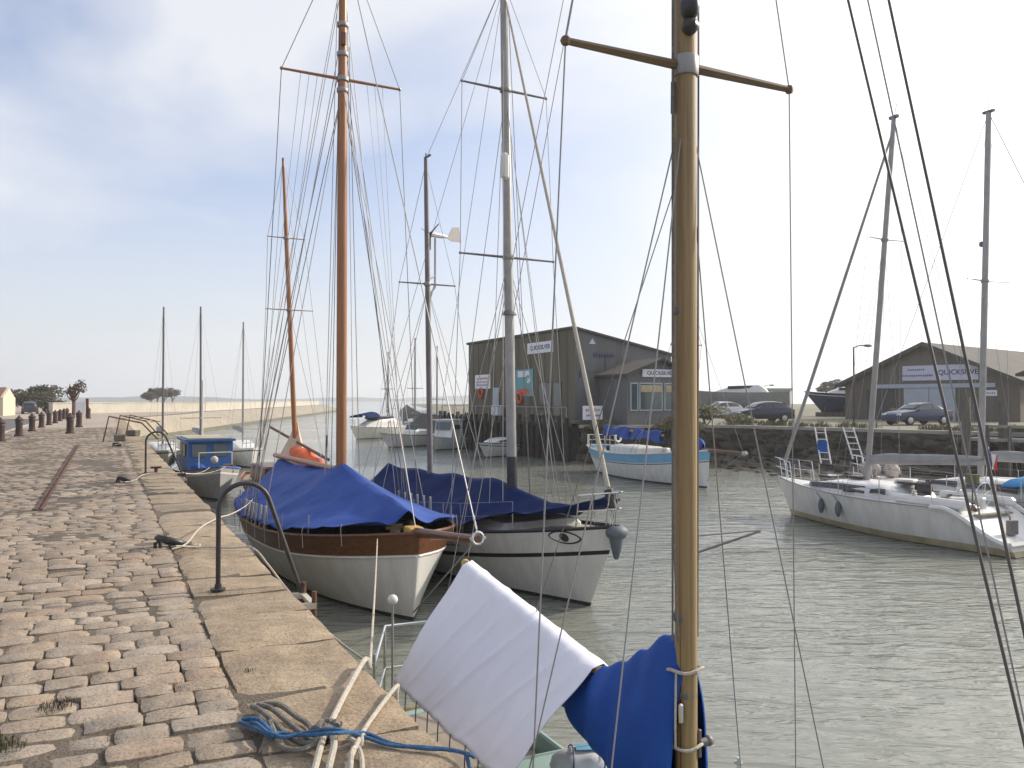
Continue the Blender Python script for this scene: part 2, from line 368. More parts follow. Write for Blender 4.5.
# random-per-stone material
def stone_mat(name, cols, bump=.5):
    m = bpy.data.materials.new(name); m.use_nodes = True; t = m.node_tree; b = t.nodes['Principled BSDF']
    b.inputs['Roughness'].default_value = .82; b.inputs['Specular IOR Level'].default_value = .35
    g = N(t,'ShaderNodeNewGeometry'); cr = N(t,'ShaderNodeValToRGB'); e = cr.color_ramp.elements
    while len(e) < len(cols): e.new(.5)
    for i, cc in enumerate(cols): e[i].position = i/(len(cols)-1); e[i].color = (*cc,1)
    t.links.new(g.outputs['Random Per Island'], cr.inputs[0])
    c = N(t,'ShaderNodeTexCoord')
    n = N(t,'ShaderNodeTexNoise'); n.inputs['Scale'].default_value = 9; n.inputs['Detail'].default_value = 7; n.inputs['Roughness'].default_value = .7
    t.links.new(c.outputs['Object'], n.inputs['Vector'])
    r = N(t,'ShaderNodeMapRange'); r.inputs[1].default_value = .3; r.inputs[2].default_value = .72; r.inputs[3].default_value = .72; r.inputs[4].default_value = 1.16
    t.links.new(n.outputs[0], r.inputs[0])
    x = N(t,'ShaderNodeMixRGB', blend_type='MULTIPLY'); x.inputs[0].default_value = 1
    t.links.new(cr.outputs[0], x.inputs[1]); t.links.new(r.outputs[0], x.inputs[2])
    # large soft patches of sand blown over the stones
    n3 = N(t,'ShaderNodeTexNoise'); n3.inputs['Scale'].default_value = .55; n3.inputs['Detail'].default_value = 6; t.links.new(c.outputs['Object'], n3.inputs['Vector'])
    r3 = N(t,'ShaderNodeMapRange'); r3.inputs[1].default_value = .52; r3.inputs[2].default_value = .68; r3.inputs[4].default_value = .6; t.links.new(n3.outputs[0], r3.inputs[0])
    y = N(t,'ShaderNodeMixRGB'); t.links.new(r3.outputs[0], y.inputs[0]); t.links.new(x.outputs[0], y.inputs[1]); y.inputs[2].default_value = (.42,.35,.27,1)
    t.links.new(y.outputs[0], b.inputs['Base Color'])
    sp_ = N(t,'ShaderNodeTexNoise'); sp_.inputs['Scale'].default_value = 75; sp_.inputs['Detail'].default_value = 3; t.links.new(c.outputs['Object'], sp_.inputs['Vector'])
    rs_ = N(t,'ShaderNodeMapRange'); rs_.inputs[1].default_value = .34; rs_.inputs[2].default_value = .5; rs_.inputs[3].default_value = .62; rs_.inputs[4].default_value = 1.03; t.links.new(sp_.outputs[0], rs_.inputs[0])
    st_ = N(t,'ShaderNodeTexNoise'); st_.inputs['Scale'].default_value = 2.3; st_.inputs['Detail'].default_value = 9; st_.inputs['Roughness'].default_value = .72; t.links.new(c.outputs['Object'], st_.inputs['Vector'])
    rt_ = N(t,'ShaderNodeMapRange'); rt_.inputs[1].default_value = .38; rt_.inputs[2].default_value = .62; rt_.inputs[3].default_value = .78; rt_.inputs[4].default_value = 1.1; t.links.new(st_.outputs[0], rt_.inputs[0])
    mm_ = N(t,'ShaderNodeMath', operation='MULTIPLY'); t.links.new(rs_.outputs[0], mm_.inputs[0]); t.links.new(rt_.outputs[0], mm_.inputs[1])
    z_ = N(t,'ShaderNodeMixRGB', blend_type='MULTIPLY'); z_.inputs[0].default_value = 1; t.links.new(y.outputs[0], z_.inputs[1]); t.links.new(mm_.outputs[0], z_.inputs[2])
    t.links.new(z_.outputs[0], b.inputs['Base Color'])
    n2 = N(t,'ShaderNodeTexNoise'); n2.inputs['Scale'].default_value = 38; n2.inputs['Detail'].default_value = 6; t.links.new(c.outputs['Object'], n2.inputs['Vector'])
    bp = N(t,'ShaderNodeBump'); bp.inputs['Strength'].default_value = bump; bp.inputs['Distance'].default_value = .012
    t.links.new(n2.outputs[0], bp.inputs['Height']); t.links.new(bp.outputs[0], b.inputs['Normal'])
    return m
M['cobble'] = stone_mat('cobble_stone', [(.325,.25,.18),(.35,.275,.198),(.385,.305,.225),(.32,.26,.20),(.36,.265,.185),(.40,.33,.26),(.285,.235,.185)])
M['slab'] = stone_mat('coping_slab_stone', [(.385,.295,.195),(.345,.262,.175),(.415,.32,.215),(.32,.25,.172)], .7)

def stone(mb, s, t, ls, lt, z, k, dome, rnd, drop=.06, wob=.008):
    """one rounded sett; s,t centre in the quay frame; k subdivisions"""
    vs = []; seed = random.random()*100
    tilt_s = random.uniform(-1,1)*wob*.8; tilt_t = random.uniform(-1,1)*wob*.8
    for i in range(k+1):
        for j in range(k+1):
            u = -1+2*i/k; v = -1+2*j/k
            # squircle mapping pulls the corners in
            uu = u*(1-rnd*v*v*abs(u)**1.5); vv = v*(1-rnd*u*u*abs(v)**1.5)
            edge = max(abs(u), abs(v))
            h = -dome*(edge**4) - (drop*.0)
            nn = noise.noise(Vector((s*4+u*1.3+seed, t*4+v*1.3, seed)))
            h += wob*nn + tilt_s*u + tilt_t*v
            off = wob*1.2*noise.noise(Vector((u*1.1+seed, v*1.1, 7.7+seed)))*edge
            vs.append(Q(s+uu*ls/2+off, t+vv*lt/2+off, z+h))
    fs = [(i*(k+1)+j,(i+1)*(k+1)+j,(i+1)*(k+1)+j+1,i*(k+1)+j+1) for i in range(k) for j in range(k)]
    # skirt
    ring = [i*(k+1) for i in range(k+1)] + [k*(k+1)+j for j in range(1,k+1)] + [i*(k+1)+k for i in range(k-1,-1,-1)] + [j for j in range(k-1,0,-1)]
    o = len(vs)
    cen = Q(s,t,z)
    for r_ in ring:
        p = vs[r_]; vs.append(Vector((p.x+(p.x-cen.x)*.02, p.y+(p.y-cen.y)*.02, p.z-drop)))
    L = len(ring)
    fs += [(ring[i], ring[(i+1)%L], o+(i+1)%L, o+i) for i in range(L)]
    mb.add(vs, fs, 0, True)

CW = .80      # coping width
# coping slabs
cop = MB(); s = -5.0
while s < 84:
    l = random.uniform(.62, 1.15)
    k = 14 if s < 14 else 4
    g = random.uniform(.016,.034)
    wd = CW + (random.uniform(-.012,.012))
    fr = random.uniform(-.012,.02)
    stone(cop, s+l/2, (wd+fr)/2 - fr/2 - .0 + .0, l-g, wd-.012, .0+random.uniform(-.009,.009), k, .022, .016, drop=.34, wob=.014)
    s += l
struct(cop.build('quay_coping', M['slab'], sharp=70))

# cobbles
def keep_out(s, t): # the iron rail strip
    return abs(t-RAIL_T) < .07 and RAIL_S0 < s < RAIL_S1
p0 = G(38,510); p1 = G(78,445)
RAIL_S0, ta = Qinv(p0); RAIL_S1, tb = Qinv(p1); RAIL_T = (ta+tb)/2
cob = MB(); s = 1.6
TW = 5.95
while s < 56:
    rw = random.uniform(.175,.235) if s < 40 else .3
    k = 6 if s < 9 else (4 if s < 20 else 2)
    t = CW - .005 + random.uniform(0,.012)
    tmax = TW if s > 8 else 4.2
    while t < tmax:
        l = random.uniform(.19,.36)
        if s > 40: l *= 1.3
        cs = s+rw/2 + .05*noise.noise(Vector((s*.6, t*.5, 3))); ct = t+l/2
        low = noise.noise(Vector((cs*.55, ct*.8, 9.1)))
        z = .012*low + random.uniform(-.007,.007) - .004
        if low < -.45: z -= .012
        if not keep_out(cs, ct) and random.random() > .002:
            gp = random.uniform(.006,.015) if s < 9 else random.uniform(.004,.011)
            stone(cob, cs, ct, rw-gp, l-gp, z, k, random.uniform(.011,.022), random.uniform(.035,.10), drop=.05, wob=.007)
        t += l
    s += rw
struct(cob.build('cobble_paving', M['cobble'], sharp=80, fix=False))

# earth bed under the stones and the rest of the near quay
bed = MB()
def bedf(u, v):
    s_ = -6+62.5*u; t_ = .3 + (TW-.25)*v
    return Q(s_, t_, (-.030 if s_ < 8 else -.030+.015*min(1,(s_-8)/8)) + .016*noise.noise(Vector((s_*.9, t_*1.1, 2))) + .008*noise.noise(Vector((s_*3.1,t_*3.3,5))))
bed.grid(bedf, 260, 40)
struct(bed.build('quay_bed', M['earth'], fix=False))

# quay wall face and core
qw = MB()
qw.prism([Q(-40,.015,-.30), Q(84,.015,-.30), Q(84,.9,-.30), Q(-40,.9,-.30)], (0,0,-4.2))
struct(qw.build('quay_face', M['quayw']))
# far apron: flat sandy setts, from where the real stones stop
ap = MB()
ap.add([Q(56,.3,-.012),Q(84,.3,-.012),Q(84,TW,-.012),Q(56,TW,-.012)], [(0,1,2,3)])
ap.add([Q(-40,.85,-.06),Q(-5.5,.85,-.06),Q(-5.5,TW,-.06),Q(-40,TW,-.06)], [(0,1,2,3)])
struct(ap.build('quay_apron', M['tan']))
# kerb, road, land behind
kb = MB()
for i in range(90):
    kb.box(Q(4+i*1.0+.5, TW+.09, -.02), (.985,.16,.16), rot=Matrix.Rotation(math.atan2(QA.y,QA.x),3,'Z'), bev=.015)
struct(kb.build('kerb', M['concrete']))
rd = MB(); rd.add([Q(-40,TW+.1,-.05),Q(110,TW+.1,-.05),Q(110,TW+9,-.05),Q(-40,TW+9,-.05)], [(0,1,2,3)])
struct(rd.build('road', M['asphalt']))
# mainland on the left + jetty that bends to the right
bend = [Q(83.5,.3), Vector((-41,104,0)), Vector((-45,118,0)), Vector((-66,290,0))]
land = MB()
zl = -.075
poly = [Q(-40,.9,zl), Q(83.5,.9,zl)] + [Vector((p.x,p.y,zl)) for p in bend[1:]] + [Vector((-84,300,zl)), Vector((-150,280,zl)), Vector((-260,200,zl)), Vector((-260,-60,zl))]
land.add(poly, [tuple(range(len(poly)))])
land.add([Q(84,.3,-.02), Vector((-41,104,-.02)), Vector((-45,118,-.02)), Vector((-66,290,-.02)), Vector((-84,300,-.02)), Vector((-64,112,-.02)), Q(84,16,-.02)], [tuple(range(7))])
struct(land.build('ground', M['tan']))
rv = MB()
top = [Q(83,.0,-.01), Vector((-39.8,104,-.01)), Vector((-43.5,118,-.01)), Vector((-65,290,-.01)), Vector((-84,301,-.01))]
bot = [Q(83,.0,WATER-.4)+Vector((1.0,0.5,0)), Vector((-35.5,98,WATER-.4)), Vector((-37.5,118,WATER-.4)), Vector((-58,292,WATER-.4)), Vector((-82,312,WATER-.4))]
mid = [a.lerp(b,.68) for a,b in zip(top,bot)]
n_ = len(top)
rv.add(top+mid+bot, [(i,i+1,n_+i+1,n_+i) for i in range(n_-1)], 0)
rv.add(mid+bot, [(i,i+1,n_+i+1,n_+i) for i in range(n_-1)], 1)
struct(rv.build('revetment', [M['revet'], M['weed']]))

# breakwater wall crossing behind the quay end
def wall_strip(mb, pts, h, th, z0=-.02, mi=0):
    for a, b in zip(pts[:-1], pts[1:]):
        a = Vector(a); b = Vector(b); d = (b-a).normalized(); nn = Vector((-d.y, d.x, 0))*th/2
        mb.prism([a-nn+Vector((0,0,z0)), b-nn+Vector((0,0,z0)), b+nn+Vector((0,0,z0)), a+nn+Vector((0,0,z0))], (0,0,h), mi)
bw = thing('breakwater_wall', 'long low cream stone wall along the breakwater beyond the quay end', 'wall', (-50,110,0))
W_ = [(-55,99,0),(-46.8,126,0),(-68,291,0)]
wl = [Vector(p)-Vector((-50,110,0)) for p in W_]
x_ = MB(); wall_strip(x_, wl, 1.28, .6); x_.build('wall_body', M['palewall'], bw)
x_ = MB(); wall_strip(x_, wl, .10, .74, z0=1.262); x_.build('wall_cap', M['palewall'], bw)

# far hills across the water
hl = MB()
def hills(x0, x1, y, hmax, seed, dep=160):
    def f(u, v):
        x = x0+(x1-x0)*u
        e = min(1, 6*u, 6*(1-u))
        h = hmax*e*(.55+.45*noise.noise(Vector((x*.0035, seed, 0)))+.10*noise.noise(Vector((x*.02, seed, 4))))
        return Vector((x, y + dep*(v-.5), WATER-.5+(h+1)*math.sin(math.pi*v)**.6))
    hl.grid(f, 120, 6)
hills(-1900, -420, 1750, 17, 1.0); hills(-1000, -220, 2300, 14, 5.0); hills(-420, 260, 2500, 20, 8.0)
struct(hl.build('hills', M['hill']))

# ------------------------------------------------------------------ opposite bank
BT = [Vector(p) for p in ((4.0,49.7,.1),(13.2,49.6,.1),(20.3,41.5,.1),(26.5,33,.1),(33,24,.1),(44,8,.1),(60,-20,.1))]
BB = [Vector((x,y,WATER-.4)) for x,y in ((3.5,48.4),(8.6,46.8),(12.6,38.2),(18.0,29.0),(24.0,20.5),(34.5,5.5),(50,-22))]
def polyl(pts, u):
    ds = [0]
    for a,b in zip(pts[:-1],pts[1:]): ds.append(ds[-1]+(b-a).length)
    x = u*ds[-1]
    for i in range(len(pts)-1):
        if x <= ds[i+1] or i == len(pts)-2: return pts[i].lerp(pts[i+1], (x-ds[i])/(ds[i+1]-ds[i]))
bk = MB()
def bankf(u, v):
    a = polyl(BT,u); b = polyl(BB,u)
    # steep rough wall for the top 60 per cent of the height, then a rubble toe
    hv = v; kx = .12*v/.5 if v < .5 else .12+.88*(v-.5)/.5
    zz = a.z + (b.z-a.z)*(v/.5*.62 if v < .5 else .62+.38*(v-.5)/.5)
    p = a.lerp(b, kx); p.z = zz
    am = min(1, v*7)
    d = Vector((noise.noise(p*1.1), noise.noise(p*1.1+Vector((9,0,0))), .5*noise.noise(p*1.6+Vector((0,9,0)))))*am*.35
    pv_ = p*Vector((1,1,1)).x; ds_, _pt = noise.voronoi(Vector((p.x*1.5,p.y*1.5,p.z*2.1+.2*noise.noise(p*3))))
    rk = min(.5, ds_[1]-ds_[0])
    d += Vector((-.82,-.5,.25))*(rk*.95-.15)*am
    return p + d
bk.grid(bankf, 520, 44)
struct(bk.build('rock_bank', M['rock'], fix=False))
gl = MB()
g_poly = [p.copy() for p in BT] + [Vector((300,-20,.1)), Vector((300,330,.1)), Vector((-40,330,.1)), Vector((-37,300,.1)), Vector((-4.0,71,.1))]
gl.add(g_poly, [tuple(range(len(g_poly)))])
struct(gl.build('bank_ground', M['land']))
cp_ = MB()
for a, b in zip(BT[:-1], BT[1:]):
    d = (b-a).normalized(); nn = Vector((-d.y,d.x,0))
    cp_.prism([a+Vector((0,0,-.12))-nn*.12, b+Vector((0,0,-.12))-nn*.12, b+Vector((0,0,-.12))+nn*.5, a+Vector((0,0,-.12))+nn*.5], (0,0,.17))
struct(cp_.build('bank_kerb', M['concrete']))
# far part of the opposite bank, beyond the wharf
fb = MB()
FT = [Vector((-4.4,71,.1)), Vector((-11,100,.1)), Vector((-22,180,.1)), Vector((-38,300,.1))]
FB = [Vector((-6.2,71,WATER-.4)), Vector((-13,100,WATER-.4)), Vector((-24.5,180,WATER-.4)), Vector((-41,302,WATER-.4))]
def fbf(u,v):
    a = polyl(FT,u); b = polyl(FB,u); p = a.lerp(b,v)
    return p + Vector((noise.noise(p*.7),noise.noise(p*.7+Vector((4,0,0))),.4*noise.noise(p*.9)))*.5*min(1,v*5)
fb.grid(fbf, 120, 8)
struct(fb.build('far_bank', M['rock'], fix=False))

# grass tufts along the opposite bank edge (one mass)
def tuft(mb, c, h, r, n, mi=0):
    for i in range(n):
        a = random.uniform(0,6.28); q = random.random()**.5*r
        p = Vector(c)+Vector((math.cos(a)*q, math.sin(a)*q, 0)); l = h*random.uniform(.5,1.1)
        dr = Vector((random.uniform(-1,1),random.uniform(-1,1),0))*l*.45
        sd = Vector((-dr.y,dr.x,0)); sd = (sd.normalized() if sd.length>1e-4 else Vector((1,0,0)))*l*.07
        mb.add([p-sd,p+sd,p+dr*.45+Vector((0,0,l*.7))+sd*.7,p+dr+Vector((0,0,l)),p+dr*.45+Vector((0,0,l*.7))-sd*.7], [(0,1,2,3,4)], mi)
gr = MB()
for i in range(620):
    u = random.uniform(.0,.62); p = polyl(BT,u)
    d = Vector((.75,.66,0))*random.uniform(.3,3.4)
    if noise.noise(Vector((u*22,d.x*.4,0))) > -.12: tuft(gr, p+d+Vector((0,0,.0)), random.uniform(.12,.42), .22, 14, random.choice((0,0,1)))
struct(gr.build('bank_grass', [M['grass'], M['leafy']], fix=False), 'stuff')
# ================================================================== BOATS
class Hull:
    """local frame: +x bow, +y port, z = 0 at the waterline"""
    def __init__(s, L, B, zb, zm, zs, um=.42, tf=.6, pw=2.2, rake=.4, ovh=.2, draft=.6, e0=.30, e1=.85, ul=.4, scoop=0, scoop_z=.3):
        s.__dict__.update(locals()); del s.__dict__['s']
    def sheer(s, u):
        ul = s.ul
        z = s.zm+(s.zb-s.zm)*((u-ul)/(1-ul))**2 if u > ul else s.zm+(s.zs-s.zm)*((ul-u)/ul)**2
        if s.scoop and u < s.scoop:
            k = 1-u/s.scoop; z = z + (s.scoop_z - z)*(k*k*(3-2*k))
        return z
    def half(s, u):
        if u < s.um: return s.B/2*(s.tf+(1-s.tf)*(1-(1-u/s.um)**2))
        return s.B/2*(1-((u-s.um)/(1-s.um))**s.pw)
    def x(s, u, z):
        xb = s.L/2 - s.rake*(1-z/s.zb); xs = -s.L/2 + s.ovh*(1-z/max(s.zs,.3))
        return xs + u*(xb-xs)
    def y(s, u, z):
        v = max(0, (z+s.draft)/(s.sheer(u)+s.draft)); v = min(v, 1)
        e = s.e0+(s.e1-s.e0)*u**3
        return s.half(u)*v**e + .012
    def pt(s, u, z, side=1, off=0): return Vector((s.x(u,z), side*(s.y(u,z)+off), z))
    def u_at(s, x, z):
        xb = s.L/2 - s.rake*(1-z/s.zb); xs = -s.L/2 + s.ovh*(1-z/max(s.zs,.3)); return (x-xs)/(xb-xs)
    def build(s, parent, rows, mats, bands, name='hull', nu=44, u0=0):
        """rows: functions of u giving z, from keel to sheer; bands[i] = material of the strip above row i"""
        mb = MB(); nr = len(rows); us = [(i/nu)**.85 if False else i/nu for i in range(nu+1)]
        us = [u0+(1-u0)*(.5-.5*math.cos(math.pi*u))*.5+(1-u0)*u*.5 for u in us]
        for side in (1,-1):
            vs = [s.pt(u, min(r(u), s.sheer(u)), side) for u in us for r in rows]
            fs = []; o = len(mb.v)
            for i in range(nu):
                for j in range(nr-1):
                    fs.append(((i*nr+j),(i+1)*nr+j,(i+1)*nr+j+1,i*nr+j+1))
            for f, k in zip(fs, [j for i in range(nu) for j in range(nr-1)]):
                mb.f.append([q+o for q in f]); mb.m.append(bands[k]); mb.sm.append(True)
            mb.v += vs
            if side == 1: o1 = o
        # transom and stem faces
        for j in range(nr-1):
            mb.f.append([o1+j, o1+j+1, o+j+1, o+j]); mb.m.append(bands[j]); mb.sm.append(False)
            a = nu*nr+j; mb.f.append([o1+a, o1+a+1, o+a+1, o+a]); mb.m.append(bands[j]); mb.sm.append(False)
        mb.f.append([o1+i*nr for i in range(nu+1)]+[o+i*nr for i in range(nu,-1,-1)]); mb.m.append(bands[0]); mb.sm.append(False)
        return mb.build(name, mats, parent, sharp=50)
    def deck(s, parent, m, drop=.06, inset=.02, camber=.05, u0=0, u1=1, name='deck'):
        mb = MB()
        def f(a, b):
            u = u0+(u1-u0)*a; z = s.sheer(u)-drop; y = max(.01, s.y(u, z)-inset); v = -1+2*b
            return Vector((s.x(u,z), y*v, z+camber*(1-v*v)))
        mb.grid(f, 40, 8); return mb.build(name, m, parent, fix=False)
    def rail(s, parent, m, r=.03, u0=0, u1=1, dz=0, off=0, name='toe_rail', flat=1.0, stern=True):
        mb = MB()
        for sd in (1,-1):
            pts = []
            for i in range(37):
                u = u0+(u1-u0)*i/36; z = s.sheer(u)+dz; pts.append(s.pt(u, z if dz <= 0 else s.sheer(u), sd, off)+Vector((0,0,max(dz,0))))
            mb.tube(pts, r, 6, flat=flat)
        if stern and u0 == 0:
            mb.tube([s.pt(0, s.sheer(0), 1, off)+Vector((0,0,max(dz,0))), s.pt(0, s.sheer(0), -1, off)+Vector((0,0,max(dz,0)))], r, 6)
        return mb.build(name, m, parent, fix=False)

def rows_std(h, tops=(), n=6, draft=.5):
    """below water, a stained strip, even rows, then strips at fixed distances below the sheer"""
    rows = [lambda u: -draft, lambda u: -draft*.45, lambda u: 0.0, lambda u: .07]
    lim = max(tops) if tops else 0
    for i in range(1, n): rows.append(lambda u, i=i: .07+(h.sheer(u)-lim-.07)*i/n)
    for d in sorted(tops, reverse=True): rows.append(lambda u, d=d: h.sheer(u)-d)
    rows.append(lambda u: h.sheer(u))
    return rows

def boat_root(name, label, cat, stem_px, D=None, head=None, fwd=0.0, group=None):
    """root Empty on the water; stem_px = pixel where the stem (or any given fwd distance) meets the water"""
    p = G(*stem_px, WATER); d = Vector((math.cos(head), math.sin(head), 0))
    c = p - d*fwd
    r = thing(name, label, cat, c, head, group)
    return r, c, d
def axis_x(c, d, px):
    """local x where the boat's centreline shows at image column px"""
    u = (px-512)/F
    return -(c.x-u*c.y)/(d.x-u*d.y)
def zloc(c, d, x, py):
    q = c + d*x; return P(512, py, q.y).z - WATER

def mast(root, x, z0, z1, r, m, rake=0.0, lean=0.0, name='mast', spreaders=(), sm=None, taper=.55, sr=.022, n=10, sweep=.0, tip=0.0):
    L = z1-z0
    at = lambda z: Vector((x-rake*(z-z0)/L, lean*(z-z0)/L, z))
    mb = MB(); ks = [0,.02,.25,.5,.75,.9,1.0]
    mb.tube([at(z0+L*k) for k in ks], [r,r,r*.99,r*.96,r*.88,r*(taper+.12),r*taper], n)
    o = mb.build(name, m, root, fix=False)
    for (z, hl) in spreaders:
        p = at(z)
        sp = MB()
        for sd in (1,-1):
            sp.tube([p+Vector((0,sd*r*.5,0)), p+Vector((-sweep*hl, sd*hl, tip*hl))], [sr*1.15, sr*.8], 6)
            sp.ball(p+Vector((-sweep*hl, sd*hl, tip*hl)), sr*1.25, 6, 4)
        sp.build('spreader', sm or m, o, fix=False)
        MB().lathe([(r*1.12,-.05),(r*1.2,-.04),(r*1.2,.04),(r*1.12,.05)], p, n).build('spreader_collar', M['galv'], o, fix=False)
    return o, at

def shrouds(root, at, ztop, spr, chains, r, m, n=4):
    """cap shrouds: masthead -> each spreader tip -> chainplate; chains = list of (x, y, z) port side"""
    for sd in (1,-1):
        cx, cy, cz = chains
        pts = [at(ztop)] + [at(z)+Vector((0, sd*hl, 0)) for z, hl in sorted(spr, reverse=True)] + [Vector((cx, sd*cy, cz))]
        line('shroud', root, pts, r, m, n)
def lower(root, a, b, r, m, name='lower_shroud'):
    for sd in (1,-1):
        line(name, root, [a, Vector((b[0], sd*b[1], b[2]))], r, m, 4)
def turnbuckle(root, p, q, m):
    p = Vector(p); q = Vector(q); d = (q-p).normalized()
    MB().tube([p, p+d*.22], .016, 6).build('turnbuckle', m, root, fix=False)

def cloth(root_or_none, name, f, m, nu=48, nv=28, thin=.006):
    mb = MB(); mb.grid(f, nu, nv)
    return mb.build(name, m, root_or_none, fix=False, sharp=180, thin=thin)
def lerp_tab(tab, x):
    if x <= tab[0][0]: return tab[0][1]
    for (a, va), (b, vb) in zip(tab[:-1], tab[1:]):
        if x <= b:
            k = (x-a)/(b-a); k = k*k*(3-2*k); return va+(vb-va)*k
    return tab[-1][1]
def pulpit(root, h, x0, zt, m, name='pulpit', r=.0145, bow=True):
    mb = MB()
    if bow:
        us = [h.u_at(x0, 1.0)+(1-h.u_at(x0,1.0))*k for k in (0,.35,.7,.97)]
        for f in (1.0, .52):
            L_ = [h.pt(u, h.sheer(u), 1, -.05)+Vector((.10*f,0,zt*f)) for u in us]; R_ = [Vector((p.x,-p.y,p.z)) for p in reversed(L_)]
            mb.tube(smooth_path(L_+R_, 4), r, 6)
        for u in us[:3]:
            for sd in (1,-1):
                p = h.pt(u, h.sheer(u), sd, -.05); mb.tube([p, p+Vector((.10,0,zt))], r, 6)
    else:
        us = [h.u_at(x0,1.0)*k for k in (1,.5,.03)]
        for f in (1.0,.52):
            L_ = [h.pt(u, h.sheer(u), 1, -.05)+Vector((0,0,zt*f)) for u in us]; R_ = [Vector((p.x,-p.y,p.z)) for p in reversed(L_)]
            mb.tube(L_+R_, r, 6)
        for u in us:
            for sd in (1,-1):
                p = h.pt(u, h.sheer(u), sd, -.05); mb.tube([p, p+Vector((0,0,zt))], r, 6)
    return mb.build(name, m, root, fix=False)
def stanchions(root, h, xs, zt, m, wire):
    for x in xs:
        for sd in (1,-1):
            u = h.u_at(x, 1.0); p = h.pt(u, h.sheer(u), sd, -.06)
            MB().tube([p, p+Vector((0,0,zt))], .0125, 6).build('stanchion', m, root, fix=False)
    for sd in (1,-1):
        for f in (1.0,.52):
            pts = [h.pt(h.u_at(x,1.0), h.sheer(h.u_at(x,1.0)), sd, -.06)+Vector((0,0,zt*f)) for x in xs]
            line('lifeline', root, pts, .005, wire, 4)

# ---------------------------------------------------------------- 1: small cruiser in front, awning over its boom
H0 = R(-63.9)
d0 = Vector((math.cos(H0), math.sin(H0), 0)); m0 = P(685, 620, 4.2); m0.z = WATER
c0 = m0 - d0*.9
b0 = thing('sailing_boat', 'small pale green sailing boat with a thick pine mast, nearest the camera', 'sailboat', c0, H0)
h0 = Hull(6.2, 1.95, 1.0, .80, .88, tf=.45, pw=2.2, rake=.55, ovh=-.05, draft=.4)
h0.build(b0, rows_std(h0, (.06,), 5, .35), [M['whitep'], M['antif'], M['green_p']], [1,1,1,0,0,0,0,0,2], nu=36)
h0.deck(b0, M['green_p'], .05)
h0.rail(b0, M['wood_m'], .022)
cb = MB(); cb.box((.15,0,.93), (2.7,1.16,.46), bev=.07); cb.build('coachroof', M['green_p'], b0)
cb = MB(); cb.box((-2.0,0,.92), (1.5,.9,.10), bev=.02); cb.build('cockpit_well', M['teak'], b0)
for sd in (1,-1):
    w_ = MB(); w_.box((-2.0,sd*.52,.98),(1.5,.05,.24),bev=.015); w_.build('coaming', M['green_p'], b0)
    w_ = MB(); w_.box((.6,sd*.565,.98),(.55,.02,.13),bev=.008); w_.build('portlight', M['smoked'], b0)
mo, at0 = mast(b0, .9, 1.1, 10.9, .0565, M['wood_m'], -.05, name='mast', spreaders=[(5.44,.70)], sr=.021, sm=M['wood_d'])
# sail track and the dark block high on the mast
MB().box((.9-.062,0,4.6),(.012,.022,6.4)).build('sail_track', M['alu_d'], mo)
k_ = MB(); k_.ball((.985,-.02,5.72),.06,10,7,sc=(.9,.8,1.25)); k_.ball((.985,-.02,5.62),.045,8,6); k_.build('mast_lamp', M['blackp'], mo)
tn_ = MB(); tn_.tube([(.9,.062,5.36),(.9,.064,5.2)], .012, 6); tn_.tube([(.9,-.062,5.36),(.9,-.064,5.2)], .012, 6); tn_.build('tang', M['blackp'], mo)
bo = MB(); bo.tube([(.83,0,2.045),(-1.92,0,2.425)], [.036,.030], 8); boom0 = bo.build('boom', M['wood_m'], b0, fix=False)
MB().ball((-1.94,0,2.428),.036,8,6).build('boom_end', M['yellow'], boom0)
# blue canvas over the stowed sail, wrapped round the mast
tz = [(-.5,2.20),(.05,2.14),(.16,2.20),(.35,2.28),(.55,2.40),(.75,2.53),(.88,2.57),(.94,2.52)]
bz = [(-.5,2.02),(-.25,1.85),(.3,1.70),(.5,1.56),(.8,1.32),(.94,1.28)]
wd_ = [(-.5,.04),(-.2,.10),(.3,.13),(.6,.14),(.8,.155),(.90,.14),(.94,.09)]
def cov(u, v):
    x = -.5+1.44*u; zt = lerp_tab(tz,x); zb_ = lerp_tab(bz,x); ww = lerp_tab(wd_,x)
    a = 2*math.pi*v; s_ = math.cos(a); z = (zt+zb_)/2 + (zt-zb_)/2*(1 if s_>0 else -1)*abs(s_)**.8
    k = min(1,max(0,(z-zb_)/(zt-zb_)))
    y = math.sin(a)*ww*(.55+.75*(1-k)**.8)*(1.0)
    fold = .020*math.sin(9*x+6*k+2*math.sin(5*z)) + .028*noise.noise(Vector((x*3.2-z*2.2, z*2.0+y*2, 3)))
    return Vector((x+.25*(1-k)*(-.12), y+math.copysign(fold*min(1,3*(1-k))+.0, y), z+.012*(1-k)*noise.noise(Vector((x*6,1,z*3)))))
cv = cloth(b0, 'sail_cover', cov, M['cover_b'], 60, 48, .004)
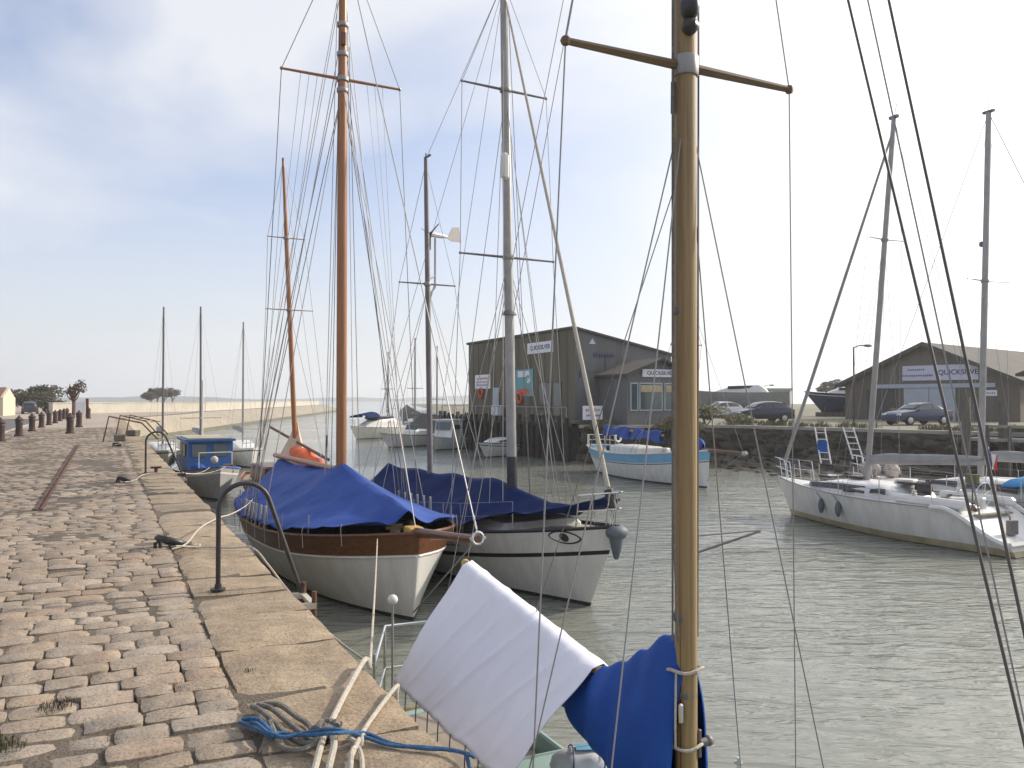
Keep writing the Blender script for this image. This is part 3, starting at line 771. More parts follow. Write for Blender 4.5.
# lashing of white rope round mast and cover
def ring_pts(z, rx, ry, cx=.9, tilt=0.0): return [Vector((cx+rx*math.cos(a), ry*math.sin(a), z+tilt*math.cos(a)+.008*math.sin(3*a))) for a in [6.2832*i/20 for i in range(21)]]
for z, rx, ry in ((2.40,.075,.085),(2.02,.072,.078),(1.62,.075,.085)):
    line('lashing', b0, ring_pts(z, rx+.006, ry+.006, .9, .01), .0085, M['rope'], 6)
line('lashing', b0, smooth_path([(.88,.085,2.40),(.84,.11,2.22),(.84,.115,2.02),(.80,.15,1.86),(.80,.16,1.75),(.86,.10,1.63),(.80,.13,1.50)]), .008, M['rope'], 6)
line('lashing', b0, smooth_path([(.93,-.08,2.40),(.95,-.10,2.2),(.93,-.085,2.03)]), .006, M['rope'], 6)
cl_ = MB(); cl_.box((.93,.058,2.03),(.03,.02,.14),bev=.004); cl_.tube([(.93,.062,2.03),(.93,.115,2.03)],.022,10); cl_.ball((.93,.12,2.03),.028,8,6); cl_.build('winch', M['alu_d'], mo, fix=False)
cl_ = MB(); cl_.box((.87,.06,2.14),(.05,.02,.09),bev=.004); cl_.build('cleat', M['alu'], mo)
gr_=MB(); gr_.box((.9+.0545*.47,-.0545*.88,3.4),(.005,.006,4.1),rot=Matrix.Rotation(math.atan2(-.88,.47),3,'Z')); gr_.build('mast_dark_strip',M['wood_b'],mo)  # thin dark strip laid along the mast's surface
for zz in (2.28,2.66,4.2):
    k_=MB(); k_.lathe([(.058,-.02),(.0605,-.015),(.0605,.015),(.058,.02)],(.9,0,zz),14); k_.build('mast_band',M['alu_d'],mo,fix=False)
k_=MB(); k_.box((.9+.03,-.062,2.2),(.05,.03,.10),bev=.008); k_.build('cleat',M['steel'],mo)
k_=MB(); k_.tube([(.9,.05,2.97),(.93,.47,3.06)],.0065,6); k_.tube([(.9,.05,3.06),(.93,.47,3.065)],.0045,6); k_.build('flag_bracket',M['alu_d'],mo,fix=False)
for xx,yy in ((.33,.84),(-1.1,.90),(.33,-.84),(-1.1,-.90)):
    k_=MB(); k_.tube([(xx,yy,.8),(xx,yy,1.58)],.012,6); k_.build('stanchion',M['steel'],b0,fix=False)
    k_=MB(); k_.torus((xx,yy,1.55),.02,.006,(0,0,1),12,6); k_.build('line_loop',M['rope'],b0,fix=False)
# rigging
ch0 = (.78,.86,.86); wr = .0045
shrouds(b0, at0, 9.0, [(5.44,.70)], ch0, wr, M['galv'])
lower(b0, at0(5.3), (1.25,.84,.90), wr, M['galv']); lower(b0, at0(5.3), (.38,.88,.85), wr, M['galv'])
for k, (zt, xb, dz) in enumerate(((9.35,3.02,1.06),(10.75,3.04,1.08))):
    line('forestay', b0, [at0(zt), (xb,0,dz)], .0058, M['wire_d'], 5)
line('jib_halyard', b0, [at0(9.9)+Vector((.06,0,0)), (2.95,.05,1.10)], .0036, M['galv'], 4)
for sd, zt in ((1,5.6),(-1,5.6)):
    line('halyard', b0, [at0(8.9)+Vector((0,sd*.075,0)), at0(5.6)+Vector((0,sd*.082,0)), (.9,sd*.078,2.55)], .0055, M['wire_d'] if sd>0 else M['rope_g'], 5)
line('halyard', b0, smooth_path([at0(5.5)+Vector((-.0,-.075,0)), (.93,-.09,4.0), (.95,-.105,3.1), (.95,-.08,2.55)],5), .0055, M['rope_g'], 5)
line('topping_lift', b0, [at0(8.8)+Vector((-.05,0,0)), (-1.9,0,2.45)], .003, M['galv'], 4)
line('lazy_jack', b0, [at0(5.0), (-.75,.02,2.30)], .0035, M['rope_g'], 4)
line('backstay', b0, [at0(9.0), (-2.9,0,.9)], .003, M['galv'], 4)
pu = MB()   # stern rail
for f in (1.0,.55):
    pts = [Vector((-2.25,.66,.86+.76*f)), Vector((-2.98,.34,.86+.84*f)), Vector((-3.0,-.34,.86+.84*f)), Vector((-2.25,-.66,.86+.76*f))]
    pu.tube(pts, .0135, 7)
for x,y in ((-2.25,.66),(-2.98,.34),(-3.0,-.34),(-2.25,-.66)): pu.tube([(x,y,.80),(x,y,1.70)], .0135, 7)
pu.build('stern_rail', M['steel'], b0, fix=False)
an = MB(); an.tube([(-2.9,-.30,.85),(-2.9,-.30,1.92)], .011, 6); an.build('aerial_pole', M['alu'], b0, fix=False)
MB().ball((-2.9,-.30,1.96),.048,12,8,sc=(1,1,.95)).build('aerial_dome', M['whitep'], b0, fix=False)
MB().box((-3.1,0,.45),(.06,.3,.7),bev=.01).build('rudder', M['wood_b'], b0)
# things lying on board
aw = MB()
ridge = lambda x: 2.065+(.83-x)*.1376
def awn(u, v):
    x = .09-1.96*u
    zr = ridge(x)+.025; side = -1 if v < .5 else 1
    k = abs(v-.5)*2
    w0 = .03+.60*k
    zl_ = 1.62-.03*u if True else 0
    z = zr+(zl_-zr)*k**1.02
    sag = .05*math.sin(math.pi*k)*math.sin(math.pi*u)
    fold = .007*math.sin(15*u+1.5*k)*(.3+k*.7)*math.sin(3.1*u) + .010*max(0,math.sin(31*u+3*k))**3 + .010*noise.noise(Vector((u*2.4+k*1.1, k*1.3-u*.6, 4.0+side)))
    for q_,am_,sl_ in ((.10,.016,.10),(.24,.020,.22),(.37,.014,.12),(.50,.024,.26),(.63,.016,.16),(.78,.022,.20),(.90,.014,.08)):
        fold += am_*math.exp(-((u-q_-sl_*(k-.5))/.015)**2)*math.sin(math.pi*min(1,k*1.02))**.4
    edge = .006*math.sin(u*26)*(k>.96)
    return Vector((x+.015*math.sin(9*k), side*(w0-sag*.4+fold), z-sag*.45+edge))
a_o = cloth(None, 'boat_awning', awn, M['sheet'], 220, 60, .004)
a_o.location = c0; a_o.rotation_euler = (0,0,H0)
tag(a_o, 'white cloth awning draped over the boom of the nearest sailing boat', 'awning')
for i in range(9):
    u_=.05+.9*i/8; p_=awn(u_,1.0); 
    MB().tube([p_+Vector((0,.004,.02)),p_+Vector((.01,.012,-.03)),p_+Vector((.02,.02,-.15))],.0045,5).build('tie_cord',M['rope'],a_o,fix=False)
    p_=awn(u_,.0)
    MB().tube([p_+Vector((0,-.004,.02)),p_+Vector((.01,-.012,-.03)),p_+Vector((.02,-.02,-.14))],.0045,5).build('tie_cord',M['rope_g'],a_o,fix=False)
# rolled white bag on the coachroof
bagc = c0+d0*(-.55)+Vector((-d0.y,d0.x,0))*.30
bg_ = thing('sail_bag', 'white bundled bag with dark cord lying beside the blue sail cover of the nearest boat', 'bag', bagc+Vector((0,0,1.16)), H0+1.2)
def bagf(u,v):
    a = 6.2832*v; e = math.sin(math.pi*min(max(u,.0),1))**.35
    r_ = .115*e*(1+.12*noise.noise(Vector((u*4,math.cos(a)*1.5,math.sin(a)*1.5))))
    return Vector((-.24+.48*u, .10+r_*1.25*math.cos(a), .10+r_*.95*math.sin(a)))
x_ = MB(); x_.grid(bagf,18,18); x_.build('bag_body', M['sheet'], bg_)
for xx in (-.10,.11): line('cord', bg_, [Vector((xx+.02*math.sin(a), .10+.15*math.cos(a), .10+.117*math.sin(a))) for a in [6.2832*i/18 for i in range(19)]], .006, M['navy'], 5)
x_ = MB(); x_.box((.02,.10,.214),(.16,.10,.004)); x_.build('printed_mark', M['sky_b'], bg_)

# ---------------------------------------------------------------- 2: wooden yacht with varnished bulwark and blue tarpaulin
H1 = math.atan2(-.887,.462)
h1 = Hull(11.4, 3.6, 1.52, 1.10, 1.22, um=.45, tf=.30, pw=4.6, rake=.30, ovh=1.2, draft=.7, e0=.30, e1=.95)
b1, c1, d1 = boat_root('classic_yacht', 'white wooden yacht with varnished brown bulwark, bowsprit and tall orange mast beside the quay', 'yacht', (413,621), head=H1, fwd=h1.L/2-h1.rake)
h1.build(b1, rows_std(h1, (.40,.36), 7, .5), [M['cream'], M['antif'], M['wood_b'], M['whitep']], [1,1,1]+[0]*7+[3,2])
h1.deck(b1, M['teak'], .34, .03)
h1.rail(b1, M['wood_b'], .035, off=-.01, name='cap_rail')
h1.rail(b1, M['whitep'], .016, dz=-.39, off=.012, name='rub_strake', stern=False)
cb = MB(); cb.box((-1.9,0,1.10),(3.4,1.7,.55),bev=.06); cb.build('cabin', M['wood_b'], b1)
xm1 = axis_x(c1,d1,341.5)
mo, at1 = mast(b1, xm1, .8, 14.2, .114, M['wood_v'], 0.02, spreaders=[(zloc(c1,d1,xm1,79),1.32)], sr=.032, taper=.6, n=14)
zs1 = zloc(c1,d1,xm1,79)
for z in (zs1-.25, zs1+.55, zs1+1.2):
    MB().lathe([(.118,-.05),(.126,-.04),(.126,.04),(.118,.05)], at1(z), 14).build('mast_band', M['galv'], mo, fix=False)
MB().box(at1(zs1+.85)+Vector((.12,-.02,0)),(.08,.12,.3),bev=.02).build('halyard_block', M['wood_b'], mo)
bs = MB(); bs.tube([(5.35,0,1.50),(6.2,0,1.58),(7.98,0,1.76)],[.085,.08,.055],10); bspr = bs.build('bowsprit', M['wood_b'], b1, fix=False)
rg = MB(); rg.torus((7.98,0,1.78),.085,.022,(1,0,0),18,8); rg.box((7.98,.10,1.78),(.04,.05,.03)); rg.box((7.98,-.10,1.78),(.04,.05,.03)); rg.build('bowsprit_ring', M['steel'], bspr, fix=False)
st_ = MB(); st_.box((5.42,0,1.52),(.3,.26,.16),bev=.02); st_.build('stem_head', M['yellow'], b1)
wl_ = MB(); wl_.lathe([(.14,-.0),(.14,.06),(.09,.1),(.09,.22),(.13,.28),(.13,.32)],(4.5,.0,1.22),12); wl_.build('windlass', M['whitep'], b1, fix=False)
bt_ = MB()
for sd in (1,-1): bt_.tube([(4.85,sd*.18,1.2),(4.85,sd*.18,1.62)],.05,8)
bt_.tube([(4.85,-.3,1.52),(4.85,.3,1.52)],.03,6); bt_.build('bitts', M['wood_m'], b1, fix=False)
# anchor chain stowed white at the bow and a line over the side
line('bobstay', b1, [(7.9,0,1.72),(5.42,0,.15)], .012, M['galv'], 5)
line('forestay', b1, [at1(14.0),(7.96,0,1.84)], .011, M['galv'], 5)
line('inner_stay', b1, [at1(zs1-.1),(5.5,0,1.6)], .010, M['galv'], 5)
turnbuckle(b1,(7.94,0,1.90), at1(14.0), M['whitep'])
u1_ = h1.u_at(xm1,1.2); ym = h1.y(u1_,1.1); zm = h1.sheer(u1_)
shrouds(b1, at1, 14.0, [(zs1,1.32)], (xm1-.05,ym,zm+.02), .008, M['wire_d'])
for k,(zt,dx,mm) in enumerate(((zs1-.2,-.75,M['wire_d']),(zs1-.2,.55,M['galv']),(zs1+.6,-1.15,M['wire_d']),(zs1+1.1,-.4,M['galv']),(13.2,-1.5,M['galv']))):
    lower(b1, at1(zt), (xm1+dx, h1.y(h1.u_at(xm1+dx,1.2),1.1), h1.sheer(h1.u_at(xm1+dx,1.2))+.02), .0085, mm)
for sd in (1,-1):
    line('running_backstay', b1, [at1(13.0),(-4.0,sd*1.0,1.25)], .008, M['galv'], 4)
    for j in range(3):
        line('flag_halyard', b1, [at1(zs1)+Vector((0,sd*(.55+.18*j),0)),(xm1-.5-.2*j, sd*(ym-.05), zm+.1)], .005, M['galv'], 4)
for j,dy in enumerate((-.16,-.10,.13,.19)):
    line('halyard', b1, [at1(13.6-j*.7)+Vector((.05,dy*.7,0)), (xm1-.1+.05*j,dy*2.2,1.2)], .008, M['rope_g'] if j%2 else M['rope'], 4)
for j in range(6):
    for sd in (1,-1):
        x = xm1-1.3+.42*j; u=h1.u_at(x,1.2); p=h1.pt(u,h1.sheer(u),sd,-.02); pr=MB(); pr.tube([p,p+Vector((-.02,0,.2)),p+Vector((.0,-sd*.02,.46))],[.03,.018,.028],6); pr.build('lanyard', M['rope'], b1, fix=False)
for x in (-4.2,-3.2,-2.2,-1.2,-.2,.8,1.8,2.8,3.8):
    for sd in (1,-1):
        u=h1.u_at(x,1.2); p=h1.pt(u,h1.sheer(u),sd,-.06); stn=MB(); stn.tube([p-Vector((0,0,.1)),p+Vector((0,0,.36))],.014,6); stn.build('stanchion', M['galv'], b1, fix=False)
bm1 = MB(); bm1.tube([(xm1-.15,0,2.22),(axis_x(c1,d1,277)-.2,0,2.15)],.07,8); bm1.build('boom', M['wood_v'], b1, fix=False)
xa = axis_x(c1,d1,279); za = zloc(c1,d1,xa,459)
rt1 = [(xa,za),(xa+.5,za+.02),(xm1-1.5,2.22),(xm1-.35,2.30),(xm1+.02,zloc(c1,d1,xm1,463)),(xm1+.4,2.38),(xm1+1.7,2.12),(5.3,1.84)]
def lin_tab(tab,x):
    if x <= tab[0][0]: return tab[0][1]
    for (a,va),(b_,vb) in zip(tab[:-1],tab[1:]):
        if x <= b_: return va+(vb-va)*(x-a)/(b_-a)
    return tab[-1][1]
def tarp1(u,v):
    x = xa+(5.2-xa)*u; side = -1 if v<.5 else 1; k = abs(v-.5)*2
    uu = min(max(h1.u_at(x,1.3),.02),.985); ye = max(.10, h1.y(uu,h1.sheer(uu))+.03)
    if x < -h1.L/2+.35: ye = h1.y(.03,1.1)+.05
    ze = h1.sheer(uu)+.10+.04*math.sin(x*1.9)*(1 if side>0 else .6) + .10*max(0,(x-4.0))
    zr = lin_tab(rt1,x) - .07*math.sin(math.pi*min(1,max(0,(x-xa)/(xm1-.2-xa))))
    bil = -.13*math.sin(math.pi*k)*(.6+.4*math.sin(x*1.3+1))
    fold = .050*noise.noise(Vector((x*.8+k*1.6, k*2.2-x*.35, 2+side)))
    for xq_ in (-4.5,-3.3,-2.3,-1.0,0.0,1.4,2.4,3.4,4.3): fold += .035*math.exp(-((x-xq_-(.5 if x<xm1 else -.45)*(1-k)*min(2.2,abs(x-xm1)))/.11)**2)*k**.7
    fold += .018*math.sin(4.2*x+5*k*(1 if x>xm1 else -1))*k*(1-.4*k)
    return Vector((x, side*ye*k**.92, zr+(ze-zr)*k**.94+bil+fold))
t1_o = cloth(None,'boat_cover',tarp1,M['tarp_b'],90,40,.006); t1_o.location=c1; t1_o.rotation_euler=(0,0,H1)
for i in range(12):
    for sd_ in (0,1):
        p_=tarp1(.05+.9*i/11,float(sd_)); s_=1 if sd_ else -1
        MB().tube([p_+Vector((0,s_*.01,.03)),p_+Vector((0,s_*.03,-.05)),p_+Vector((.04,s_*.02,-.34))],.006,5).build('tie_cord',M['rope'],t1_o,fix=False)
tag(t1_o,'bright blue tarpaulin stretched as a tent over the wooden yacht with the orange mast','tarpaulin')

# ---------------------------------------------------------------- 3: ketch with navy tarpaulin, black stripe and painted eye
H2 = math.atan2(-.866,.5)
h2 = Hull(11.6, 3.4, 1.56, .95, 1.05, um=.45, tf=.45, pw=2.6, rake=.85, ovh=1.0, draft=.7, e0=.28, e1=.75)
b2, c2, d2 = boat_root('ketch', 'white two-masted ketch with a black stripe and an eye painted on its bow', 'yacht', (590,606), head=H2, fwd=h2.L/2-h2.rake)
h2.build(b2, rows_std(h2, (.53,.45,.04), 6, .5), [M['whitep'], M['antif'], M['band_b']], [1,1,1]+[0]*6+[2,0,2])
h2.deck(b2, M['whitep'], .05, .03)
h2.rail(b2, M['blackp'], .028, off=0, name='toe_rail')
h2.rail(b2, M['alu_d'], .014, u0=.18, u1=.72, dz=-.30, off=.008, name='rub_strip', stern=False)
# eye
for nm, mm, sx_, sz_, off in (('eye_outline','blackp',.30,.125,.010),('eye_white','whitep',.265,.095,.014),('eye_pupil','blackp',.082,.082,.018)):
    for sd in (1,-1):
        pts=[]
        for i in range(24):
            a=6.2832*i/24; ex=math.cos(a)*sx_; ez=math.sin(a)*sz_*(1 if nm=='eye_pupil' else abs(math.sin(a))**.35)
            z=1.27+ez; x=4.85+ex; u=h2.u_at(x,z); q=h2.pt(min(u,.995),z,sd,off); pts.append(q)
        if nm!='eye_pupil' or True: MB().add(pts,[tuple(range(24))]).build(nm,M[mm],b2)
cb = MB(); cb.box((.6,0,1.12),(5.6,1.9,.46),bev=.10); cb.build('cabin', M['whitep'], b2)
xm2 = axis_x(c2,d2,513); xz2 = axis_x(c2,d2,431)
zA, zB_ = zloc(c2,d2,xm2,85), zloc(c2,d2,xm2,256)
mo, at2 = mast(b2, xm2, .95, 13.0, .105, M['alu'], .42, spreaders=[(zA,1.05),(zB_,1.15)], sm=M['alu_d'], sr=.026, taper=.7, n=12)
MB().box(at2(zloc(c2,d2,xm2,165))+Vector((.10,-.10,0)),(.16,.17,.58),bev=.05).build('radar_reflector', M['whitep'], mo)
MB().lathe([(.17,-.05),(.10,.05),(.04,.18)],at2(zloc(c2,d2,xm2,312)),10).build('anchor_cone', M['alu_d'], mo, fix=False)
MB().tube([at2(1.0),at2(2.55)],.112,12).build('mast_boot', M['blackp'], mo, fix=False)
zC = zloc(c2,d2,xz2,283); zT = zloc(c2,d2,xz2,156)
mz, atz = mast(b2, xz2, .9, zT, .075, M['alu_d'], .35, name='mizzen_mast', spreaders=[(zC,.78)], sr=.022, taper=.7)
k_=MB(); k_.tube([atz(zT),atz(zT)+Vector((0,0,.16))],.02,6); k_.box(atz(zT)+Vector((.1,0,.05)),(.35,.05,.04)); k_.build('masthead_fitting', M['alu_d'], mz, fix=False)
# wind generator on a bracket of the mizzen
wg = MB(); pz = atz(zC)+Vector((0,-.0,0)); wp = pz+Vector((-.15,.28,.0))
wg.tube([pz+Vector((0,0,-.35)),wp+Vector((0,0,-.05)),wp+Vector((0,0,1.25))],.028,6)
wg.tube([pz+Vector((0,0,.1)),wp+Vector((0,0,.25))],.02,6); wg.tube([pz+Vector((0,0,-.6)),wp+Vector((0,0,.05))],.02,6)
w_o = wg.build('generator_bracket', M['alu'], b2, fix=False)
g_=MB(); wc = wp+Vector((0,0,1.33)); dv=Vector((-.25,.97,0)).normalized()
g_.tube([wc-dv*.15,wc+dv*.25,wc+dv*.42],[.07,.06,.03],8); g_.build('generator_body', M['whitep'], w_o, fix=False)
for k in range(3):
    a=.5+k*2.094; sd=Vector((-dv.y,dv.x,0)); tip=wc-dv*.17+(sd*math.cos(a)+Vector((0,0,1))*math.sin(a))*.42
    MB().tube([wc-dv*.17,tip],[.035,.018],5,flat=.35).build('blade', M['alu_d'], w_o, fix=False)
tl=MB(); b_=wc+dv*.40; tl.prism([b_+Vector((0,0,-.04)),b_+dv*.15+Vector((0,0,-.10)),b_+dv*.50+Vector((0,0,-.08)),b_+dv*.42+Vector((0,0,.32)),b_+dv*.18+Vector((0,0,.28))],(.012,0,0)); tl.build('tail_vane', M['alu'], w_o)
um2=h2.u_at(xm2,1); ym2=h2.y(um2,.95); uz2=h2.u_at(xz2,1); yz2=h2.y(uz2,.9)
shrouds(b2, at2, 12.9, [(zA,1.05),(zB_,1.15)], (xm2-.08,ym2,h2.sheer(um2)), .0085, M['galv'])
lower(b2, at2(zB_-.1),(xm2+.45,ym2,h2.sheer(um2)),.0085,M['galv']); lower(b2, at2(zB_-.1),(xm2-.5,ym2,h2.sheer(um2)),.0085,M['galv'])
lower(b2, at2(zA-.1),(xm2-.25,ym2-.02,h2.sheer(um2)),.008,M['galv'],'intermediate_shroud')
shrouds(b2, atz, zT-.1, [(zC,.78)], (xz2-.05,yz2,h2.sheer(uz2)), .0075, M['galv'])
lower(b2, atz(zC-.1),(xz2+.45,yz2,h2.sheer(uz2)),.0075,M['galv']); lower(b2, atz(zC-.1),(xz2-.45,yz2,h2.sheer(uz2)),.0075,M['galv'])
bowp = Vector((5.72,0,1.66))
line('furled_headsail', b2, [at2(12.7),at2(12.7).lerp(bowp,.5),bowp+Vector((-.22,0,.55))], [.022,.034,.044], M['rope'], 8)
fd=MB(); fd.tube([bowp+Vector((-.20,0,.50)),bowp+Vector((-.07,0,.17))],.085,10); fd.build('furler_drum', M['blackp'], b2, fix=False)
line('inner_forestay', b2, [at2(zA),(3.9,0,1.5)], .009, M['galv'], 4)
line('triatic_stay', b2, [at2(12.9),atz(zT)], .007, M['galv'], 4)
for sd in (1,-1): line('backstay', b2, [at2(12.8),(-4.6,sd*1.1,1.0)], .007, M['galv'], 4)
for j,(dx,dy) in enumerate(((.12,.14),(.16,-.16),(-.1,.22),(.0,-.24))):
    line('halyard', b2, [at2(12.3-j)+Vector((dx*.6,dy*.5,0)),(xm2+dx*1.5,dy*2.4,1.4)], .008, M['rope'] if j%2 else M['rope_g'], 4)
pulpit(b2, h2, 4.85, .60, M['steel'])
stanchions(b2, h2, [-4.6,-3.2,-1.8,-.4,1.0,2.4,3.7], .55, M['steel'], M['galv'])
fn=MB(); fn.ball((5.76,.0,1.44),.15,12,9,sc=(1.0,1.5,.9)); fn.lathe([(.04,-.44),(.09,-.28),(.145,0)],(5.74,0,1.42),10); fn.build('bow_fender', M['fender'], b2, fix=False)
xa2=axis_x(c2,d2,388); za2=zloc(c2,d2,xa2,464)
rt2=[(xa2,za2),(xz2,1.95),(xm2-.6,2.02),(xm2,zloc(c2,d2,xm2,484)),(xm2+.7,1.86),(xm2+1.5,1.72),(4.7,1.86),(5.75,2.12)]
def tarp2(u,v):
    x=xa2+(5.65-xa2)*u; side=-1 if v<.5 else 1; k=abs(v-.5)*2
    uu=min(max(h2.u_at(x,1.2),.02),.985); ye=max(.16,h2.y(uu,h2.sheer(uu))+.02)
    if x < -h2.L/2+.4: ye=h2.y(.03,.9)+.05
    ze=h2.sheer(uu)+.14+.16*max(0,x-xm2)**.9*.55+.05*math.sin(x*2.1)
    if x>4.2: ze=min(ze+(x-4.2)*.12, lerp_tab(rt2,x)-.08)
    zr=lin_tab(rt2,x)-.05*math.sin(math.pi*u*5)**2
    fold=0
    for xq_ in (-4.3,-2.9,-1.8,-.4,.9,1.9,2.8,3.9): fold += .040*math.exp(-((x-xq_-.4*(1-k))/.12)**2)*k**.7
    fold+=.045*noise.noise(Vector((x*.9+k*1.8,k*2-x*.4,7+side)))+.025*math.sin(3.6*x-4*k)*k*(1-.4*k)
    return Vector((x,side*ye*k**.95,zr+(ze-zr)*k**.95-.10*math.sin(math.pi*k)+fold))
t2_o=cloth(None,'boat_cover',tarp2,M['tarp_n'],90,36,.006); t2_o.location=c2; t2_o.rotation_euler=(0,0,H2)
tag(t2_o,'navy blue tarpaulin covering the ketch with the eye on its bow','tarpaulin')
# ---------------------------------------------------------------- 4: white yacht on the right with open stern
HR = math.atan2(.89,-.455)
h3 = Hull(8.25, 2.9, 1.22, 1.02, 1.02, um=.38, tf=.72, pw=1.9, rake=.62, ovh=-.30, draft=.45, e0=.22, e1=.55, scoop=.17, scoop_z=.30)
b3, c3, d3 = boat_root('sailing_yacht', 'white modern yacht with a rust stained waterline and open stern, moored on the right', 'yacht', (792,515), head=HR, fwd=h3.L/2-h3.rake)
h3.build(b3, [lambda u:-.4, lambda u:-.15, lambda u:.02, lambda u:min(.20,h3.sheer(u)*.5), lambda u:min(.36,h3.sheer(u)*.62)]+[lambda u,i=i: .36+(h3.sheer(u)-.36)*i/5 if h3.sheer(u)>.5 else h3.sheer(u)*(.62+.38*i/5) for i in range(1,6)], [M['cream'],M['antif'],M['stain'],M['white']], [1,1,2,0,0,0,0,0,0])
h3.deck(b3, M['white'], .04, .03, u0=.12)
h3.deck(b3, M['whitep'], .03, .10, camber=0, u0=.0, u1=.125, name='stern_platform')
h3.rail(b3, M['white'], .075, u0=0, u1=.20, dz=0, off=.01, name='stern_rim')
h3.rail(b3, M['alu'], .018, u0=.20, name='toe_rail', stern=False)
def trunk(b, x0, x1, w0, w1, z0, hh, m, name='cabin'):
    mb=MB()
    def f(u,v):
        x=x0+(x1-x0)*u; k=min(1,u/.16)*min(1,(1-u)/.42); k=k**.6
        w=w0+(w1-w0)*u; a=math.pi*v; cx=math.cos(a); sx=math.sin(a)
        return Vector((x, w*math.copysign(abs(cx)**.45,cx)*(.7+.3*k), z0+hh*k*abs(sx)**.35*(1-.25*u)))
    mb.grid(f,28,20); return mb.build(name,m,b,fix=False)
trunk(b3,-1.2,3.0,1.02,.62,.98,.46,M['white'])
def sidewin(b,x0,x1,yf,z0,z1,m,name='cabin_window'):
    for sd in (1,-1):
        pts=[]
        for i in range(11): x=x0+(x1-x0)*i/10; pts.append(Vector((x,sd*yf(x,0),z0+.03*math.sin(i*.3))))
        for i in range(10,-1,-1):
            x=x0+(x1-x0)*i/10; t_=(i/10); pts.append(Vector((x,sd*yf(x,1),z1-(z1-z0)*.55*max(0,t_-.45))))
        n=len(pts); mb=MB(); c_=[(i,i+1,n-2-i,n-1-i) for i in range(10)]; mb.add(pts,c_); mb.build(name,m,b,thin=.012)
sidewin(b3,-.1,2.1,lambda x,k:(1.0-.095*(x+1.2)+.025)*(1 if k==0 else .955),1.10,1.31,M['smoked'])
sidewin(b3,-.85,-.35,lambda x,k:(.99+.02)*(1 if k==0 else .965),1.14,1.30,M['smoked'])
ck=MB(); ck.box((-2.35,0,.86),(2.0,1.35,.05)); ck.build('cockpit_sole', M['teak'], b3)
for sd in (1,-1):
    k_=MB(); k_.box((-2.2,sd*.92,1.10),(2.1,.26,.24),bev=.07); k_.build('coaming', M['white'], b3)
    k_=MB(); k_.lathe([(.07,0),(.075,.05),(.05,.07),(.055,.13),(.06,.14)],(-1.7,sd*.92,1.22),12); k_.build('winch', M['steel'], b3, fix=False)
k_=MB(); k_.box((-1.28,0,1.28),(.06,.62,.36),bev=.02); k_.build('companionway', M['smoked'], b3)
k_=MB(); k_.box((-1.0,0,1.45),(.6,.66,.05),bev=.02); k_.build('sliding_hatch', M['smoked'], b3)
k_=MB(); k_.box((1.9,0,1.40),(.5,.5,.06),bev=.02); k_.build('deck_hatch', M['smoked'], b3)
for x,y,cc in ((-1.9,.3,'rubber'),(-2.5,-.2,'navy'),(-2.9,.4,'wood_b')):
    k_=MB(); k_.box((x,y,.98),(.42,.3,.16),rot=Matrix.Rotation(x,3,'Z'),bev=.05); k_.build('cushion', M[cc], b3)
wlh=MB(); wlh.torus((-3.0,0,1.30),.34,.014,(1,0,.15),20,6); [wlh.tube([(-3.0,0,1.30),(-3.0,.34*math.cos(a),1.30+.34*math.sin(a))],.008,5) for a in (.3,1.57,2.8,4.7)]; wlh.build('wheel', M['steel'], b3, fix=False)
k_=MB(); k_.box((-2.95,0,1.05),(.18,.2,.42),bev=.04); k_.build('pedestal', M['white'], b3)
k_=MB(); k_.tube([(-3.85,.25,.40),(-3.85,.25,.85),(-3.75,.25,1.0)],.02,6); k_.box((-3.9,.25,.62),(.12,.3,.34),bev=.04); k_.build('outboard', M['alu_d'], b3, fix=False)
xm3=axis_x(c3,d3,865.5); zt3=zloc(c3,d3,xm3-1.0,119)
zsp=zloc(c3,d3,xm3-.5,241)
mo,at3=mast(b3,xm3,1.1,zt3,.085,M['alu'],1.05,spreaders=[(zsp,.72)],sr=.016,taper=.75,sweep=.12)
k_=MB(); k_.box(at3(zt3)+Vector((0,0,.04)),(.28,.09,.08)); k_.tube([at3(zt3),at3(zt3)+Vector((-.1,0,.4))],.008,5); k_.build('masthead_fitting',M['alu_d'],mo,fix=False)
u3=h3.u_at(xm3,1); y3=h3.y(u3,1)-.08; z3=h3.sheer(u3)
shrouds(b3,at3,zt3-.1,[(zsp,.72)],(xm3-.15,y3,z3),.006,M['galv']); lower(b3,at3(zsp-.1),(xm3-.3,y3,z3),.006,M['galv']); lower(b3,at3(zsp-.1),(xm3+.4,y3-.1,z3),.006,M['galv'])
line('furled_genoa',b3,[at3(zt3-.35),at3(zt3-.35).lerp(Vector((3.85,0,1.6)),.55),(3.85,0,1.60)],[.03,.05,.06],M['greyc'],8)
line('backstay',b3,[at3(zt3),(-3.6,0,.95)],.006,M['galv'],4)
b_=MB(); zb3=zloc(c3,d3,xm3,458)
def roll(b,x0,x1,z0,z1,r0,r1,m,name='boom_cover',hz=1.3):
    mb=MB()
    def f(u,v):
        a=6.2832*v; x=x0+(x1-x0)*u; e=min(1,(math.sin(math.pi*min(1,max(0,u*.98+.01)))*2.2))**.35; r=(r0+(r1-r0)*u)*e*(1+.12*noise.noise(Vector((x*3,math.cos(a),math.sin(a)))))
        return Vector((x,r*.8*math.cos(a),z0+(z1-z0)*u+r*hz*math.sin(a)))
    mb.grid(f,24,14); return mb.build(name,m,b,fix=False)
b_.tube([(xm3-.1,0,zb3-.12),(xm3-3.7,0,zb3+.10)],.06,8); b_.build('boom',M['alu'],b3,fix=False)
roll(b3,xm3-.12,xm3-3.6,zb3,zb3+.2,.13,.08,M['greyc'],hz=1.15)
line('topping_lift',b3,[at3(zt3-.1),(xm3-3.65,0,zb3+.12)],.005,M['galv'],4)
